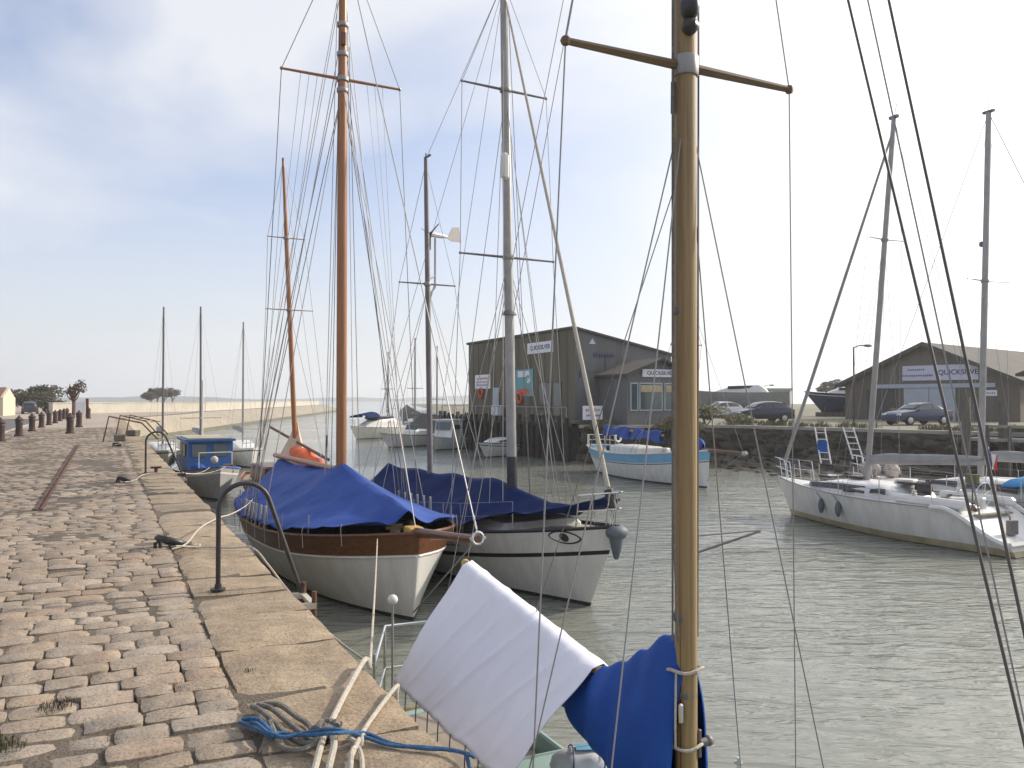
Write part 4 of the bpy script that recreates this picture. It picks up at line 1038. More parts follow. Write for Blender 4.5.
pulpit(b3,h3,2.95,.62,M['steel'])
stanchions(b3,h3,[-2.5,-1.0,.5,1.8,2.8],.58,M['steel'],M['galv'])
for x in (1.35,.55):   # two small fenders on the quay side
    u=h3.u_at(x,.7); p=h3.pt(u,.62,1,.10); f_=MB(); f_.ball(p,.09,8,8,sc=(1,1,2.6)); f_.tube([p+Vector((0,0,.2)),h3.pt(u,1.0,1,.02)],.01,5); f_.build('fender',M['fender'],b3,fix=False)
rs_=random.Random(5)
for i in range(9):
    x=rs_.uniform(-3.1,2.6); y=rs_.choice((-1,1))*rs_.uniform(.55,.95)*(1 if x<1.5 else .6); zz=h3.sheer(h3.u_at(x,1))+.05
    pts=[Vector((x+.16*math.cos(a*1.0)*(1+.2*math.sin(3*a)),y+.13*math.sin(a),zz+.012*a/3+.02)) for a in [j*.5 for j in range(26)]]
    MB().tube(pts,.014,5).build('coiled_line',M[rs_.choice(('rope','rope_g','rope_b','wood_b','iron'))],b3,fix=False)
for x,y,sz,cc in ((-2.0,-.45,(.5,.4,.2),'cream'),(-1.55,.35,(.25,.3,.3),'carb'),(-2.75,-.5,(.35,.3,.24),'greyc'),(-.6,-.2,(.5,.5,.12),'cream'),(.9,.0,(.45,.45,.09),'smoked'),(-1.9,.75,(.2,.2,.22),'wood_b')):
    k_=MB(); k_.box((x,y,1.02 if x<-1.3 else 1.45),sz,rot=Matrix.Rotation(x*2,3,'Z'),bev=.03); k_.build('deck_gear',M[cc],b3)
vn=MB(); vn.tube([(-3.35,.95,1.0),(-3.35,.95,1.75)],.018,6); vn.box((-3.35,.95,1.8),(.3,.12,.22),bev=.04); vn.build('fishing_light',M['leafy'],b3,fix=False)

# ---------------------------------------------------------------- 5: second yacht lying outside it towards the bank
h4 = Hull(10.6, 3.0, 1.25, 1.05, 1.05, um=.42, tf=.7, pw=2.0, rake=.8, ovh=.1, draft=.45, e0=.22, e1=.6)
m4=P(980,450,24.6); m4.z=WATER; d4=Vector((math.cos(HR),math.sin(HR),0)); xm4=.7; c4=m4-d4*xm4
b4=thing('sailing_yacht','white yacht with a small French flag and bright blue cover behind the open stern yacht','yacht',c4,HR)
h4.build(b4, rows_std(h4,(.16,.12),6,.4), [M['whitep'],M['antif'],M['carb']], [1,1,2]+[0]*6+[2,0])
h4.deck(b4,M['whitep'],.04,.03); h4.rail(b4,M['alu'],.02)
trunk(b4,-1.4,2.9,1.0,.6,1.02,.52,M['white'])
sidewin(b4,-1.0,.6,lambda x,k:(1.0-.093*(x+1.4)+.028)*(1 if k==0 else .955),1.18,1.40,M['smoked']); sidewin(b4,.9,2.0,lambda x,k:(1.0-.093*(x+1.4)+.03)*(1 if k==0 else .95),1.18,1.36,M['smoked'])
zt4=zloc(c4,d4,xm4-.35,113); zs4=zloc(c4,d4,xm4-.2,281)
mo,at4=mast(b4,xm4,1.1,zt4,.095,M['alu'],.38,spreaders=[(zs4,.95)],sr=.018,taper=.8,sweep=.1)
k_=MB(); k_.box(at4(zt4)+Vector((0,0,.03)),(.34,.09,.07)); k_.tube([at4(zt4),at4(zt4)+Vector((0,0,.35))],.008,5); k_.build('masthead_fitting',M['alu_d'],mo,fix=False)
MB().box(at4(zs4+1.1)+Vector((.13,0,0)),(.12,.12,.16),bev=.03).build('steaming_light',M['alu_d'],mo)
u4=h4.u_at(xm4,1); y4=h4.y(u4,1)-.08; z4=h4.sheer(u4)
shrouds(b4,at4,zt4-.1,[(zs4,.95)],(xm4-.1,y4,z4),.006,M['galv']); lower(b4,at4(zs4-.1),(xm4-.4,y4,z4),.006,M['galv'])
line('forestay',b4,[at4(zt4),(5.1,0,1.3)],.010,M['galv'],4); line('backstay',b4,[at4(zt4),(-4.5,0,1.1)],.010,M['wire_d'],4)
b_=MB(); b_.tube([(xm4-.1,0,2.02),(xm4-3.6,0,2.06)],.06,8); b_.build('boom',M['alu'],b4,fix=False); roll(b4,xm4-.15,xm4-3.5,2.14,2.18,.13,.09,M['greyc'],hz=1.15)
def dodger(u,v):
    x=-2.9+2.2*u; y=-1.25+2.5*v; return Vector((x,y,1.34+.28*math.sin(math.pi*v)**.6+.10*math.sin(math.pi*u)+.05*noise.noise(Vector((x*2,y*2,1)))))
cloth(b4,'cockpit_cover',dodger,M['brightb'],20,20,.006)
pulpit(b4,h4,4.0,.62,M['steel']); pulpit(b4,h4,-3.8,.62,M['steel'],name='stern_rail',bow=False)
stanchions(b4,h4,[-3.2,-1.4,.4,2.2,3.8],.58,M['steel'],M['galv'])
gan=MB()
for sd in (1,-1): gan.tube([(-3.6,sd*1.05,1.1),(-3.6,sd*1.05,2.3)],.02,6)
gan.tube([(-3.6,-1.05,2.3),(-3.6,1.05,2.3)],.02,6); gan.build('gantry',M['steel'],b4,fix=False)
pf=MB(); pf.tube([(-.25,1.28,1.0),(-.4,1.28,2.45)],.014,6); po=pf.build('flagstaff',M['whitep'],b4,fix=False)
def flagf(u,v): # hangs limp, hoist along the staff
    return Vector((-.39+.03*v-.36*u*.8, 1.28+.05*math.sin(7*u+3*v), 2.42-.42*v-.28*u-.05*math.sin(5*u)))
fm=MB(); fm.grid(flagf,18,8)
for i in range(len(fm.f)): fm.m[i]=0 if (i//8)<6 else (1 if (i//8)<12 else 2)
fm.build('flag',[M['navy'],M['signw'],M['red']],b4,fix=False,thin=.003)
for x,y,s_ in ((4.3,.25,.28),(4.75,-.05,.24),(3.9,-.2,.25)):
    k_=MB(); 
    def sk(u,v,s_=s_,x=x,y=y):
        a=6.2832*v; e=math.sin(math.pi*min(max(u,.02),.98))**.5; q=Vector((math.cos(a)*e,math.sin(a)*e,1-2*u)); r=s_*(1+.25*noise.noise(q*1.7+Vector((x,0,0))))
        return Vector((x,y,1.20+s_*.9))+Vector((q.x*r,q.y*r,q.z*r*1.1))
    k_.grid(sk,12,14); k_.build('sail_bundle',M['net'],b4,fix=False)

# ---------------------------------------------------------------- 6: old white workboat with light blue band
def drape(b,x0,x1,z0,z1,hh,ww,m,name):
    def f(u,v):
        k=abs(v-.5)*2; sd=1 if v>.5 else -1; x=x0+(x1-x0)*u; zt=z0+(z1-z0)*u+.05*math.sin(u*9)
        dp=hh*(.8+.2*math.sin(u*7+1))
        return Vector((x, sd*ww*(.35*math.sin(min(1,k*4)*math.pi/2)+.65*k)+.03*math.sin(x*6+4*k), zt-dp*max(0,k-.06)+.03*noise.noise(Vector((x*2,k*2,1)))))
    return cloth(b,name,f,m,26,20,.01)
h5=Hull(10.2,3.1,1.62,1.22,1.35,um=.45,tf=.35,pw=2.6,rake=.22,ovh=.9,draft=.5,e0=.25,e1=.6)
H5=math.atan2(-.925,.38)
b5,c5,d5=boat_root('workboat','old white workboat with a light blue band and red bowsprit below the waterside building','boat',(707,488),head=H5,fwd=h5.L/2-h5.rake)
h5.build(b5,rows_std(h5,(.50,.46,.42),6,.4),[M['whitep'],M['antif'],M['sky_b'],M['wood_b']],[1,1,1]+[0]*6+[3,0,2])
h5.deck(b5,M['teak'],.18,.03); h5.rail(b5,M['whitep'],.04,name='cap_rail')
k_=MB(); k_.tube([(4.4,0,1.6),(6.6,0,1.62),(7.35,0,1.62)],[.08,.07,.045],8); k_.build('bowsprit',M['tile'],b5,fix=False)
k_=MB(); k_.ball((7.4,0,1.62),.1,8,6,sc=(1.6,1,1)); k_.build('bowsprit_lashing',M['net'],b5,fix=False)
line('bobstay',b5,[(7.3,0,1.58),(4.7,0,.2)],.012,M['galv'],4)
k_=MB(); k_.box((-1.0,0,1.28),(2.6,1.5,.45),bev=.06); k_.build('cabin',M['cream'],b5)
xm5=axis_x(c5,d5,686.5)
mo,at5=mast(b5,xm5,1.0,8.9,.10,M['wood_m'],0,spreaders=[(6.2,.8)],sr=.03)
b_=MB(); b_.tube([(1.5,0,2.1),(-4.0,0,2.35)],.06,8); b_.build('boom',M['wood_m'],b5,fix=False)
drape(b5,1.4,-1.1,2.28,2.34,.62,.16,M['tarp_b'],'sail_cover'); drape(b5,-1.5,-4.1,2.36,2.45,.66,.15,M['tarp_b'],'sail_cover'); roll(b5,4.6,3.7,1.75,1.75,.26,.26,M['cover_b'],'stowed_jib')
shrouds(b5,at5,8.6,[(6.2,.8)],(1.5,1.5,1.3),.010,M['galv']); lower(b5,at5(6.0),(1.0,1.5,1.3),.010,M['galv']); line('forestay',b5,[at5(8.7),(7.3,0,1.66)],.010,M['galv'],4)
for x,y,cc,sz in ((-3.4,.5,'net',.3),(-2.6,-.5,'rubber',.25),(2.3,.5,'net',.3),(.3,.9,'whitep',.25),(2.9,-.3,'wood_b',.26),(-.3,1.0,'cream',.22)):
    k_=MB(); k_.box((x,y,1.32),(sz*1.6,sz*1.3,sz),rot=Matrix.Rotation(x,3,'Z'),bev=.05); k_.build('deck_box',M[cc],b5)
pulpit(b5,h5,-4.2,.55,M['whitep'],name='stern_rail',r=.022,bow=False)
k_=MB(); k_.torus((-4.3,.9,1.75),.22,.06,(1,.3,0),16,8); k_.build('life_ring',M['signw'],b5,fix=False)

# ---------------------------------------------------------------- 7: boat with blue wheelhouse at the quay
p7=G(219,501,WATER); H7=math.atan2(-.88,.47); d7=Vector((math.cos(H7),math.sin(H7),0))
h7=Hull(7.2,2.5,1.30,.95,1.0,um=.45,tf=.55,pw=2.4,rake=.3,ovh=.1,draft=.4,e0=.25,e1=.6)
c7=p7-d7*(h7.L/2-h7.rake)
b7=thing('fishing_boat','small fishing boat with a blue wheelhouse moored at the quay by the farther handrail','boat',c7,H7)
h7.build(b7,rows_std(h7,(.26,.20),6,.35),[M['cream'],M['antif'],M['blue_p'],M['greyc']],[1,1,1]+[3]*6+[0,3])
h7.deck(b7,M['greyc'],.12,.03); h7.rail(b7,M['blue_p'],.035,name='cap_rail')
zr7=zloc(c7,d7,.2,439)
k_=MB(); k_.prism([Vector((-1.5,-.86,.85)),Vector((1.05,-.86,.85)),Vector((.95,-.82,zr7-.06)),Vector((-1.5,-.82,zr7-.06))],(0,1.70,0)); wh=k_.build('wheelhouse',M['blue_p'],b7)
k_=MB(); k_.box((-.25,0,zr7-.01),(2.85,1.9,.09),bev=.03); k_.build('wheelhouse_roof',M['blue_p'],wh)
k_=MB(); k_.box((-.25,0,zr7+.05),(2.5,1.6,.05),bev=.02); k_.build('roof_panel',M['stain'],wh)
for y in (-.40,.40):
    k_=MB(); k_.prism([Vector((1.05,y-.27,1.52)),Vector((1.05,y+.27,1.52)),Vector((1.005,y+.27,zr7-.18)),Vector((1.005,y-.27,zr7-.18))],(.012,0,0)); k_.build('window',M['glass_g'],wh)
for sd in (1,-1):
    for x in (-.85,.15):
        k_=MB(); k_.box((x,sd*.865,(1.52+zr7-.18)/2),(.75,.03,zr7-.18-1.52)); k_.build('window',M['glass_g'],wh)
k_=MB()
for y in (-.6,.6): k_.tube([(2.4,y,1.0),(2.4,y,1.75)],.018,6)
k_.tube([(2.4,-.6,1.75),(2.4,.6,1.75)],.018,6); k_.build('hand_rail',M['whitep'],b7,fix=False)
k_=MB(); k_.ball((2.1,.0,1.45),.15,10,7); k_.build('fishing_buoy',M['net'],b7,fix=False)
k_=MB(); k_.ball((2.0,-.55,1.15),.33,10,7,sc=(1.2,.9,.6)); k_.build('blue_sheet',M['cover_b'],b7,fix=False)
k_=MB(); k_.box((2.3,.45,1.12),(.5,.4,.32),bev=.03); k_.build('fish_box',M['iron'],b7)
k_=MB(); k_.tube([(-1.2,0,zr7),(-1.2,0,zr7+2.4)],.035,6); k_.build('signal_mast',M['whitep'],b7,fix=False)
k_=MB(); [k_.tube([(-2.6,y,1.0),(-2.6,y,2.2)],.03,6) for y in (-.9,.9)]; k_.tube([(-2.6,-.9,2.2),(-2.6,.9,2.2)],.03,6); k_.build('gallows',M['whitep'],b7,fix=False)

# ---------------------------------------------------------------- 8: boat with the tan sail bundle and slanting wooden mast
p8=P(297,436,28.0); p8.z=WATER; H8=math.atan2(-.87,.49); d8=Vector((math.cos(H8),math.sin(H8),0)); c8=p8-d8*1.0
h8=Hull(8.6,2.7,1.05,.85,.95,um=.45,tf=.45,pw=2.3,rake=.3,ovh=.6,draft=.5)
b8=thing('sailing_boat','sailing boat with a slanting thin wooden mast and tan sail bundle behind the wooden yacht','sailboat',c8,H8)
h8.build(b8,rows_std(h8,(.3,.26),6,.4),[M['cream'],M['antif'],M['wood_b']],[1,1,1]+[0]*6+[2,2]); h8.deck(b8,M['teak'],.1,.03); h8.rail(b8,M['wood_v'],.03,name='cap_rail')
k_=MB(); k_.box((-1.5,0,1.12),(2.4,1.5,.6),bev=.06); k_.build('cabin',M['wood_b'],b8)
q8=P(283,158,27.6)-Vector((c8.x,c8.y,WATER)); lx=q8.dot(d8); ly=q8.dot(Vector((-d8.y,d8.x,0)))
zt8=q8.z
mo,at8=mast(b8,1.0,1.0,zt8,.085,M['wood_v'],1.0-lx,ly,spreaders=[(P(290,238,27.7).z-WATER,.62),(P(294,310,27.8).z-WATER,.78)],sr=.018,taper=.5)
z8a,z8b=P(290,238,27.7).z-WATER,P(294,310,27.8).z-WATER
shrouds(b8,at8,zt8-.1,[(z8a,.62),(z8b,.78)],(.9,1.25,1.1),.008,M['galv']); lower(b8,at8(z8b),(.4,1.25,1.1),.008,M['galv']); line('forestay',b8,[at8(zt8),(4.2,0,1.1)],.008,M['galv'],4); line('backstay',b8,[at8(zt8),(-4.2,0,1.1)],.008,M['galv'],4)
def tsf(u,v):
    a=6.2832*v; z=3.0-1.55*u; r=.06+.90*u**1.2; x=.95-.5*u
    return Vector((x+r*1.25*math.cos(a)*(1+.1*math.sin(5*a)),r*.62*math.sin(a)*(1+.15*math.sin(4*a)), z+.04*math.sin(7*a)*u))
k_=MB(); k_.grid(tsf,20,28); k_.build('sail_bundle',M['tansail'],b8,fix=False)
k_=MB()
def orf(u,v):
    a=6.2832*v; e=math.sin(math.pi*min(max(u,.03),.97))**.4; return Vector((4.2-3.4*u,-.1+.34*e*math.cos(a)*(1+.12*math.sin(9*u+a)),1.66+.42*u+.26*e*math.sin(a)+.05*math.sin(14*u)))
k_.grid(orf,22,12); k_.build('orange_sail',M['orange'],b8,fix=False)
k_=MB(); k_.tube([(4.4,.05,1.95),(-2.4,-.1,2.75)],.05,8); k_.build('boom',M['tile'],b8,fix=False)

# ---------------------------------------------------------------- 9..12: motor boats across the basin
def motorboat(name,label,px_,L,B,zb,zm,head,mats,cab=None,fwd=0.0,cat='motorboat',zs=None):
    h=Hull(L,B,zb,zm,zs or zm,um=.4,tf=.85,pw=2.1,rake=.9,ovh=-.05,draft=.35,e0=.25,e1=.7)
    p=G(*px_,WATER); d=Vector((math.cos(head),math.sin(head),0)); c=p-d*fwd
    b=thing(name,label,cat,c,head)
    h.build(b,rows_std(h,(.22,.16),5,.3),[M[mats[0]],M['antif'],M[mats[1]]],[1,1,1]+[0]*5+[2,0],nu=30); h.deck(b,M[mats[0]],.06,.02); h.rail(b,M['rubber'] if mats[1]!='whitep' else M['whitep'],.025,name='rub_rail')
    return b,h,c,d
HM=math.atan2(-.9,.45)
ba,ha,ca,da=motorboat('motor_cruiser','white motor cruiser with a dark blue canopy far down the basin',(378,438),8.2,2.8,1.3,1.1,math.atan2(-.86,-.51),('whitep','whitep'))
trunk(ba,-2.2,2.6,1.1,.7,1.1,1.0,M['white']); k_=MB(); k_.box((-.2,0,2.0),(2.6,1.7,.34),bev=.1); k_.build('cabin_window',M['smoked'],ba)
def cano(u,v): a=math.pi*v; return Vector((1.0+1.9*u,1.15*math.cos(a),2.05+.55*math.sin(a)*(1-.5*u)))
cloth(ba,'canopy',cano,M['tarp_n'],10,12,.02)
pulpit(ba,ha,2.6,.6,M['steel'])
k_=MB(); k_.tube([(-2.4,-1.1,1.4),(-2.4,-1.1,2.9),(-2.4,1.1,2.9),(-2.4,1.1,1.4)],.04,6); k_.build('radar_arch',M['whitep'],ba,fix=False)
bb,hb,cb_,db=motorboat('open_boat','long white open motorboat between the motor cruiser and the pilothouse boat',(414,446),7.6,2.4,1.15,.9,math.atan2(-.80,-.60),('cream','cream'))
k_=MB(); k_.box((-.4,0,1.1),(2.0,1.3,.5),bev=.12); k_.build('console',M['white'],bb); pulpit(bb,hb,2.6,.5,M['steel'])
k_=MB(); k_.prism([Vector((.3,-.6,1.34)),Vector((.45,-.6,1.34)),Vector((.2,-.6,1.72)),Vector((.1,-.6,1.72))],(0,1.2,0)); k_.build('windscreen',M['glass_g'],bb)
bc,hc,cc_,dc=motorboat('pilothouse_boat','small white boat with a tall windowed pilothouse near the timber wharf',(448,449),5.6,2.2,1.1,.85,math.atan2(-.90,-.43),('whitep','whitep'))
k_=MB(); k_.prism([Vector((-.9,-.8,.9)),Vector((.8,-.8,.9)),Vector((.55,-.72,2.2)),Vector((-.9,-.72,2.2))],(0,1.55,0)); ph=k_.build('pilothouse',M['whitep'],bc)
k_=MB(); k_.box((-.2,-.02,2.24),(1.9,1.75,.08),bev=.03); k_.build('roof',M['white'],ph)
for sd in (1,-1):
    k_=MB(); k_.box((-.2,sd*.79-.0,1.78),(1.1,.04,.52)); k_.build('side_window',M['glass_g'],ph)
k_=MB(); k_.prism([Vector((.78,-.62,1.5)),Vector((.78,.62,1.5)),Vector((.64,.60,2.08)),Vector((.64,-.60,2.08))],(.03,0,0)); k_.build('windscreen',M['glass_g'],ph)
k_=MB(); k_.box((-.92,0,1.7),(.03,1.1,.6)); k_.build('rear_window',M['glass_g'],ph)
k_=MB(); k_.box((-2.8,.0,1.0),(.35,.3,.7),bev=.08); k_.build('outboard',M['rubber'],bc)
bd,hd,cd_,dd=motorboat('dinghy_boat','small white cabin boat with a blue keel strip moored below the building with wall signs',(500,456),5.4,2.0,1.05,.85,math.atan2(-.86,-.51),('whitep','carb'))
trunk(bd,-1.0,1.8,.75,.5,.85,.42,M['white']); sidewin(bd,-.6,1.0,lambda x,k:(.76-.09*(x+1.0)+.03)*(1 if k==0 else .95),.98,1.12,M['smoked'])

# ---------------------------------------------------------------- far moored sailing boats
def far_sail(label,px,D,top_py,hw=None,head=H7,L=8.0,mm='alu_d',spr=((.55,.9),),rk=.0,hullm='whitep',group=None):
    p=P(px,400,D); p.z=WATER; d=Vector((math.cos(head),math.sin(head),0)); c=p-d*.6
    b=thing('moored_sailboat',label,'sailboat',c,head,group)
    h=Hull(L,2.5,1.15,.95,.95,um=.42,tf=.6,pw=2.1,rake=.7,ovh=.3,draft=.4)
    h.build(b,rows_std(h,(.18,.12),4,.3),[M[hullm],M['antif'],M['carb']],[1,1,1]+[0]*4+[2,0],nu=22); h.deck(b,M['whitep'],.05,.02)
    trunk(b,-1.4,2.2,.85,.5,.95,.45,M['white'])
    zt=P(px,top_py,D).z-WATER
    mo,at=mast(b,.6,1.0,zt,.06*max(1,D/60),M[mm],rk,spreaders=[(zt*k,w_) for k,w_ in spr],sr=.018*max(1,D/45),taper=.8,n=6)
    r=.0045*max(1,D/45)
    if spr: shrouds(b,at,zt-.1,[(zt*k,w_) for k,w_ in spr],(.5,1.1,1.0),r,M['galv'])
    line('forestay',b,[at(zt),(3.8,0,1.2)],r,M['galv'],4); line('backstay',b,[at(zt),(-3.8,0,1.0)],r,M['galv'],4)
    k_=MB(); k_.tube([(.5,0,1.9),(-2.8,0,2.0)],.05,6); k_.build('boom',M['alu'],b,fix=False); roll(b,.4,-2.7,2.05,2.1,.14,.10,M['greyc'])
    pulpit(b,h,2.8,.55,M['steel'],r=.02)
    return b
far_sail('white moored yacht with a thin mast just right of the rusty racks',163,46,307,L=7.5,spr=((.18,.8),))
far_sail('white moored yacht whose dark mast leans left, rising just behind the blue wheelhouse boat',201,44,306,rk=.35,L=7.5,spr=((.32,1.0),))
far_sail('white moored yacht with a faint pale mast between blue wheelhouse boat and tan sail bundle',243,48,322,mm='alu',L=7.5,spr=((.25,.9),))
HF=math.atan2(-.97,.22)
far_sail('far moored yacht with a short mast, leftmost of the group beyond the motor cruiser',388,120,352,head=HF,spr=((.5,1.0),),mm='alu_d')
far_sail('far moored yacht with the tallest mast of the group beyond the motor cruiser',415,105,338,head=HF,spr=((.45,1.0),),mm='alu_d')
far_sail('far moored yacht near the timber wharf, right of the mizzen mast',437,90,346,head=HF,spr=((.4,.9),),mm='alu_d')
# ================================================================== OPPOSITE BANK
RX=lambda a:Matrix.Rotation(a,3,'X')
# ---- building with wall signs on the timber wharf; local x = towards the right along the front, local y = away along the water side
A0=Vector((3.95,52,.45)); ang=math.atan2(.44,.9)
bl=thing('harbour_building','olive and slate clad building with a sloping roof and white signs above the timber wharf','building',A0,ang)
LB,WB=17.0,7.4; HH,HL=5.68,4.15
def facew(mb,pts,mi=0): mb.add(pts,[tuple(range(len(pts)))],mi)
k=MB(); k.prism([Vector((0,0,-.5)),Vector((WB,0,-.5)),Vector((WB,0,HL)),Vector((0,0,HH))],(0,LB,0)); body=k.build('wall',M['bwood'],bl)
for i,p in enumerate(body.data.polygons):
    pass
body.data.materials.append(M['bslate'])
for p in body.data.polygons:
    if p.normal.y<-.5 or p.normal.x>.5: p.material_index=1
k=MB(); k.prism([Vector((-.15,-.15,HH+.01)),Vector((WB+.2,-.15,HL-.03)),Vector((WB+.2,-.15,HL+.12)),Vector((-.15,-.15,HH+.16))],(0,LB+.3,0)); k.build('roof',M['roofd'],bl)
# vertical board joints on the water side and battens on the front
for i in range(1,17):
    k=MB(); k.box((-.015,i*1.0,HH/2+.1),(.03,.05,HH-.5)); k.build('batten',M['bwood'],bl)
k=MB(); k.box((2.6,-.02,3.45),(5.0,.05,.9)); k.build('upper_panel',M['bslate'],bl)
for x in (.35,2.2): 
    k=MB(); k.box((x,-.04,3.35),(.06,.05,1.5)); k.build('frame_strip',M['roofd'],bl)
def sign(parent,name,c,size,rotz,lines_,bm,border=None):
    """flat board with lettering; c centre, size (w,h), facing local -y rotated by rotz"""
    o=MB().box((0,0,0),(size[0],.05,size[1]),bev=.01).build(name,bm,parent,loc=c,rotz=rotz)
    for (s,dx,dz,sz,mm,sx_) in lines_: text('lettering',s,sz,mm,o,(dx,-.031,dz),(R(90),0,0),sx_)
    return o
def smudge(parent,z,w_,h_,mm,n,x0=0,y0=-.031):
    # a line of lettering too blurred to read: uneven strokes
    rs=random.Random(int(abs(z)*100)+n); k=MB(); x=-w_/2; st=w_/n
    for i in range(n):
        ww=st*rs.uniform(.5,.8); hh=h_*rs.uniform(.75,1.0)
        k.box((x+ww/2,0,0),(ww*.35,.008,hh)); k.box((x+ww*.62,0,rs.choice((-.4,0,.4))*hh),(ww*.7,.006,hh*.22)); x+=st
    k.box((0,.001,0),(w_*.98,.005,h_*.2))
    return k.build('blurred_lettering',mm,parent,loc=(x0,y0,z))
WS=-math.pi/2   # facing -x
sign(bl,'sign',(-.04,4.6,4.75),(3.7,.75),WS,[('QUICKSILVER',0,0,.42,M['navy'],1.15)],M['signw'])
s2_=sign(bl,'sign',(-.04,14.1,2.62),(2.9,1.1),WS,[],M['signw'])
smudge(s2_,.24,2.2,.24,M['red'],7); smudge(s2_,-.03,2.3,.13,M['navy'],9); smudge(s2_,-.26,2.3,.15,M['navy'],10)
po=sign(bl,'poster',(-.04,6.9,2.4),(2.6,1.9),WS,[],M['teal'])
k=MB(); k.box((-.1,-.032,.62),(1.8,.012,.42)); k.build('poster_band',M['signw'],po)
k=MB(); k.lathe([(.34,0),(.34,.012)],(.62,0,0),18); q_=k.build('poster_disc',M['signw'],po); q_.rotation_euler=(R(90),0,0); q_.location=(0,-.03,.30)
k=MB(); k.torus((.62,0,.02),.19,.05,n=16,arc=4.2); q_=k.build('poster_emblem',M['teal'],po,fix=False); q_.rotation_euler=(R(90),0,0); q_.location=(0,-.034,.30)
k=MB(); k.box((-.1,-.032,-.62),(1.8,.014,.38)); k.build('poster_band',M['orange'],po)
for y,z,w_,h_,mm in ((2.2,1.25,1.0,2.3,'glass_g'),(3.9,1.25,1.6,2.3,'glass'),(9.2,1.15,1.4,2.1,'glass'),(11.6,1.2,1.1,2.0,'doorw')):
    k=MB(); k.box((-.03,y,z),(.06,w_,h_)); f_=k.build('window' if mm!='doorw' else 'door',M['roofd'],bl)
    k=MB(); k.box((-.07,y,z),(.03,w_-.14,h_-.14)); k.build('pane' if mm!='doorw' else 'panel',M[mm],f_)
for y,z in ((13.4,1.75),(6.6,1.35)):
    k=MB(); k.torus((-.14,y+.9,z),.34,.10,(1,0,0),18,8); k.build('life_ring',M['orangebuoy'],bl,fix=False)
for y in (10.2,10.8): 
    k=MB(); k.box((-.5,y,.42),(.5,.45,.8),bev=.05); k.build('crate_locker',M['signw'],bl)
smudge(bl,4.05,1.6,.42,M['navy'],8,x0=2.1,y0=-.052)
k=MB(); k.prism([Vector((1.0,-.03,4.75)),Vector((1.5,-.03,4.75)),Vector((1.25,-.03,5.1))],(0,-.02,0)); k.build('wall_emblem',M['signg'],bl)
# low annex with gable, windows and the long sign
AX0,AX1,AXM,AY=1.75,6.2,4.1,-3.2
k=MB(); k.prism([Vector((AX0,AY,-.4)),Vector((AX1,AY,-.4)),Vector((AX1,AY,2.75)),Vector((AXM,AY,3.62)),Vector((AX0,AY,2.75))],(0,-AY-.01,0)); an_=k.build('annex',M['bslate'],bl)
for sg,xa_,xb_ in ((1,AXM,AX0-.35),(-1,AXM,AX1+.3)):
    za_,zb_=3.66,2.66+.0
    k=MB(); k.prism([Vector((xa_,AY-.45,za_)),Vector((xb_,AY-.45,zb_)),Vector((xb_,AY-.45,zb_+.12)),Vector((xa_,AY-.45,za_+.12))],(0,-AY+.44,0)); k.build('annex_roof',M['roofg'],an_)
sign(an_,'sign',(4.15,AY-.06,2.84),(2.7,.48),0,[('QUICKSILVER',0,0,.31,M['navy'],1.08)],M['signw'])
for x0,x1,z0,z1,mm in ((1.95,2.5,.55,2.25,'glass_g'),(2.6,4.3,.55,2.25,'glass_g'),(4.45,5.3,.55,2.25,'glass_g'),(5.38,6.0,.0,2.25,'doorw')):
    k=MB(); k.box(((x0+x1)/2,AY-.02,(z0+z1)/2),(x1-x0,.08,z1-z0)); f_=k.build('window' if mm!='doorw' else 'door',M['doorw'],an_)
    k=MB(); k.box(((x0+x1)/2,AY-.06,(z0+z1)/2),(x1-x0-.14,.03,z1-z0-.14)); k.build('pane' if mm!='doorw' else 'panel',M[mm],f_)
    if mm=='glass_g' and x1-x0>.8:
        k=MB(); k.box(((x0+x1)/2,AY-.085,z1-.36),(x1-x0-.16,.02,.42)); k.build('blind',M['stain'],f_)
ss_=sign(bl,'standing_sign',(.12,-1.9,.42),(1.4,.85),0,[],M['signw']); smudge(ss_,.17,1.05,.2,M['red'],7); smudge(ss_,-.16,.95,.16,M['navy'],9)

# timber wharf under it
wh=thing('timber_wharf','dark timber wharf on tall piles under the building with wall signs','wharf',A0,ang)
k=MB(); k.box((-.5,9.2,-.14),(1.4,21.5,.18)); k.build('deck',M['wood_o'],wh)
k=MB(); k.box((-1.22,9.2,-.32),(.16,21.5,.22)); k.build('beam',M['pile'],wh)
for i in range(24):
    y=-1.2+i*.92; h_=random.uniform(.0,.25)
    k=MB(); k.tube([(-1.30+random.uniform(-.08,.08),y,-3.2),(-1.26,y+random.uniform(-.06,.06),.05+h_)],[.17,.15],8); k.build('pile',M['pile'],wh,fix=False)
k=MB(); k.box((-.55,9.2,-1.7),(.2,21.5,2.7)); k.build('back_boarding',M['pile'],wh)
k=MB(); k.tube([(-1.2,-1.0,.75),(-1.2,19.8,.75)],.03,6); k.build('guard_rail',M['galv'],wh,fix=False)
for i in range(10):
    k=MB(); k.tube([(-1.2,-1.0+i*2.3,-.1),(-1.2,-1.0+i*2.3,.75)],.03,6); k.build('guard_post',M['galv'],wh,fix=False)

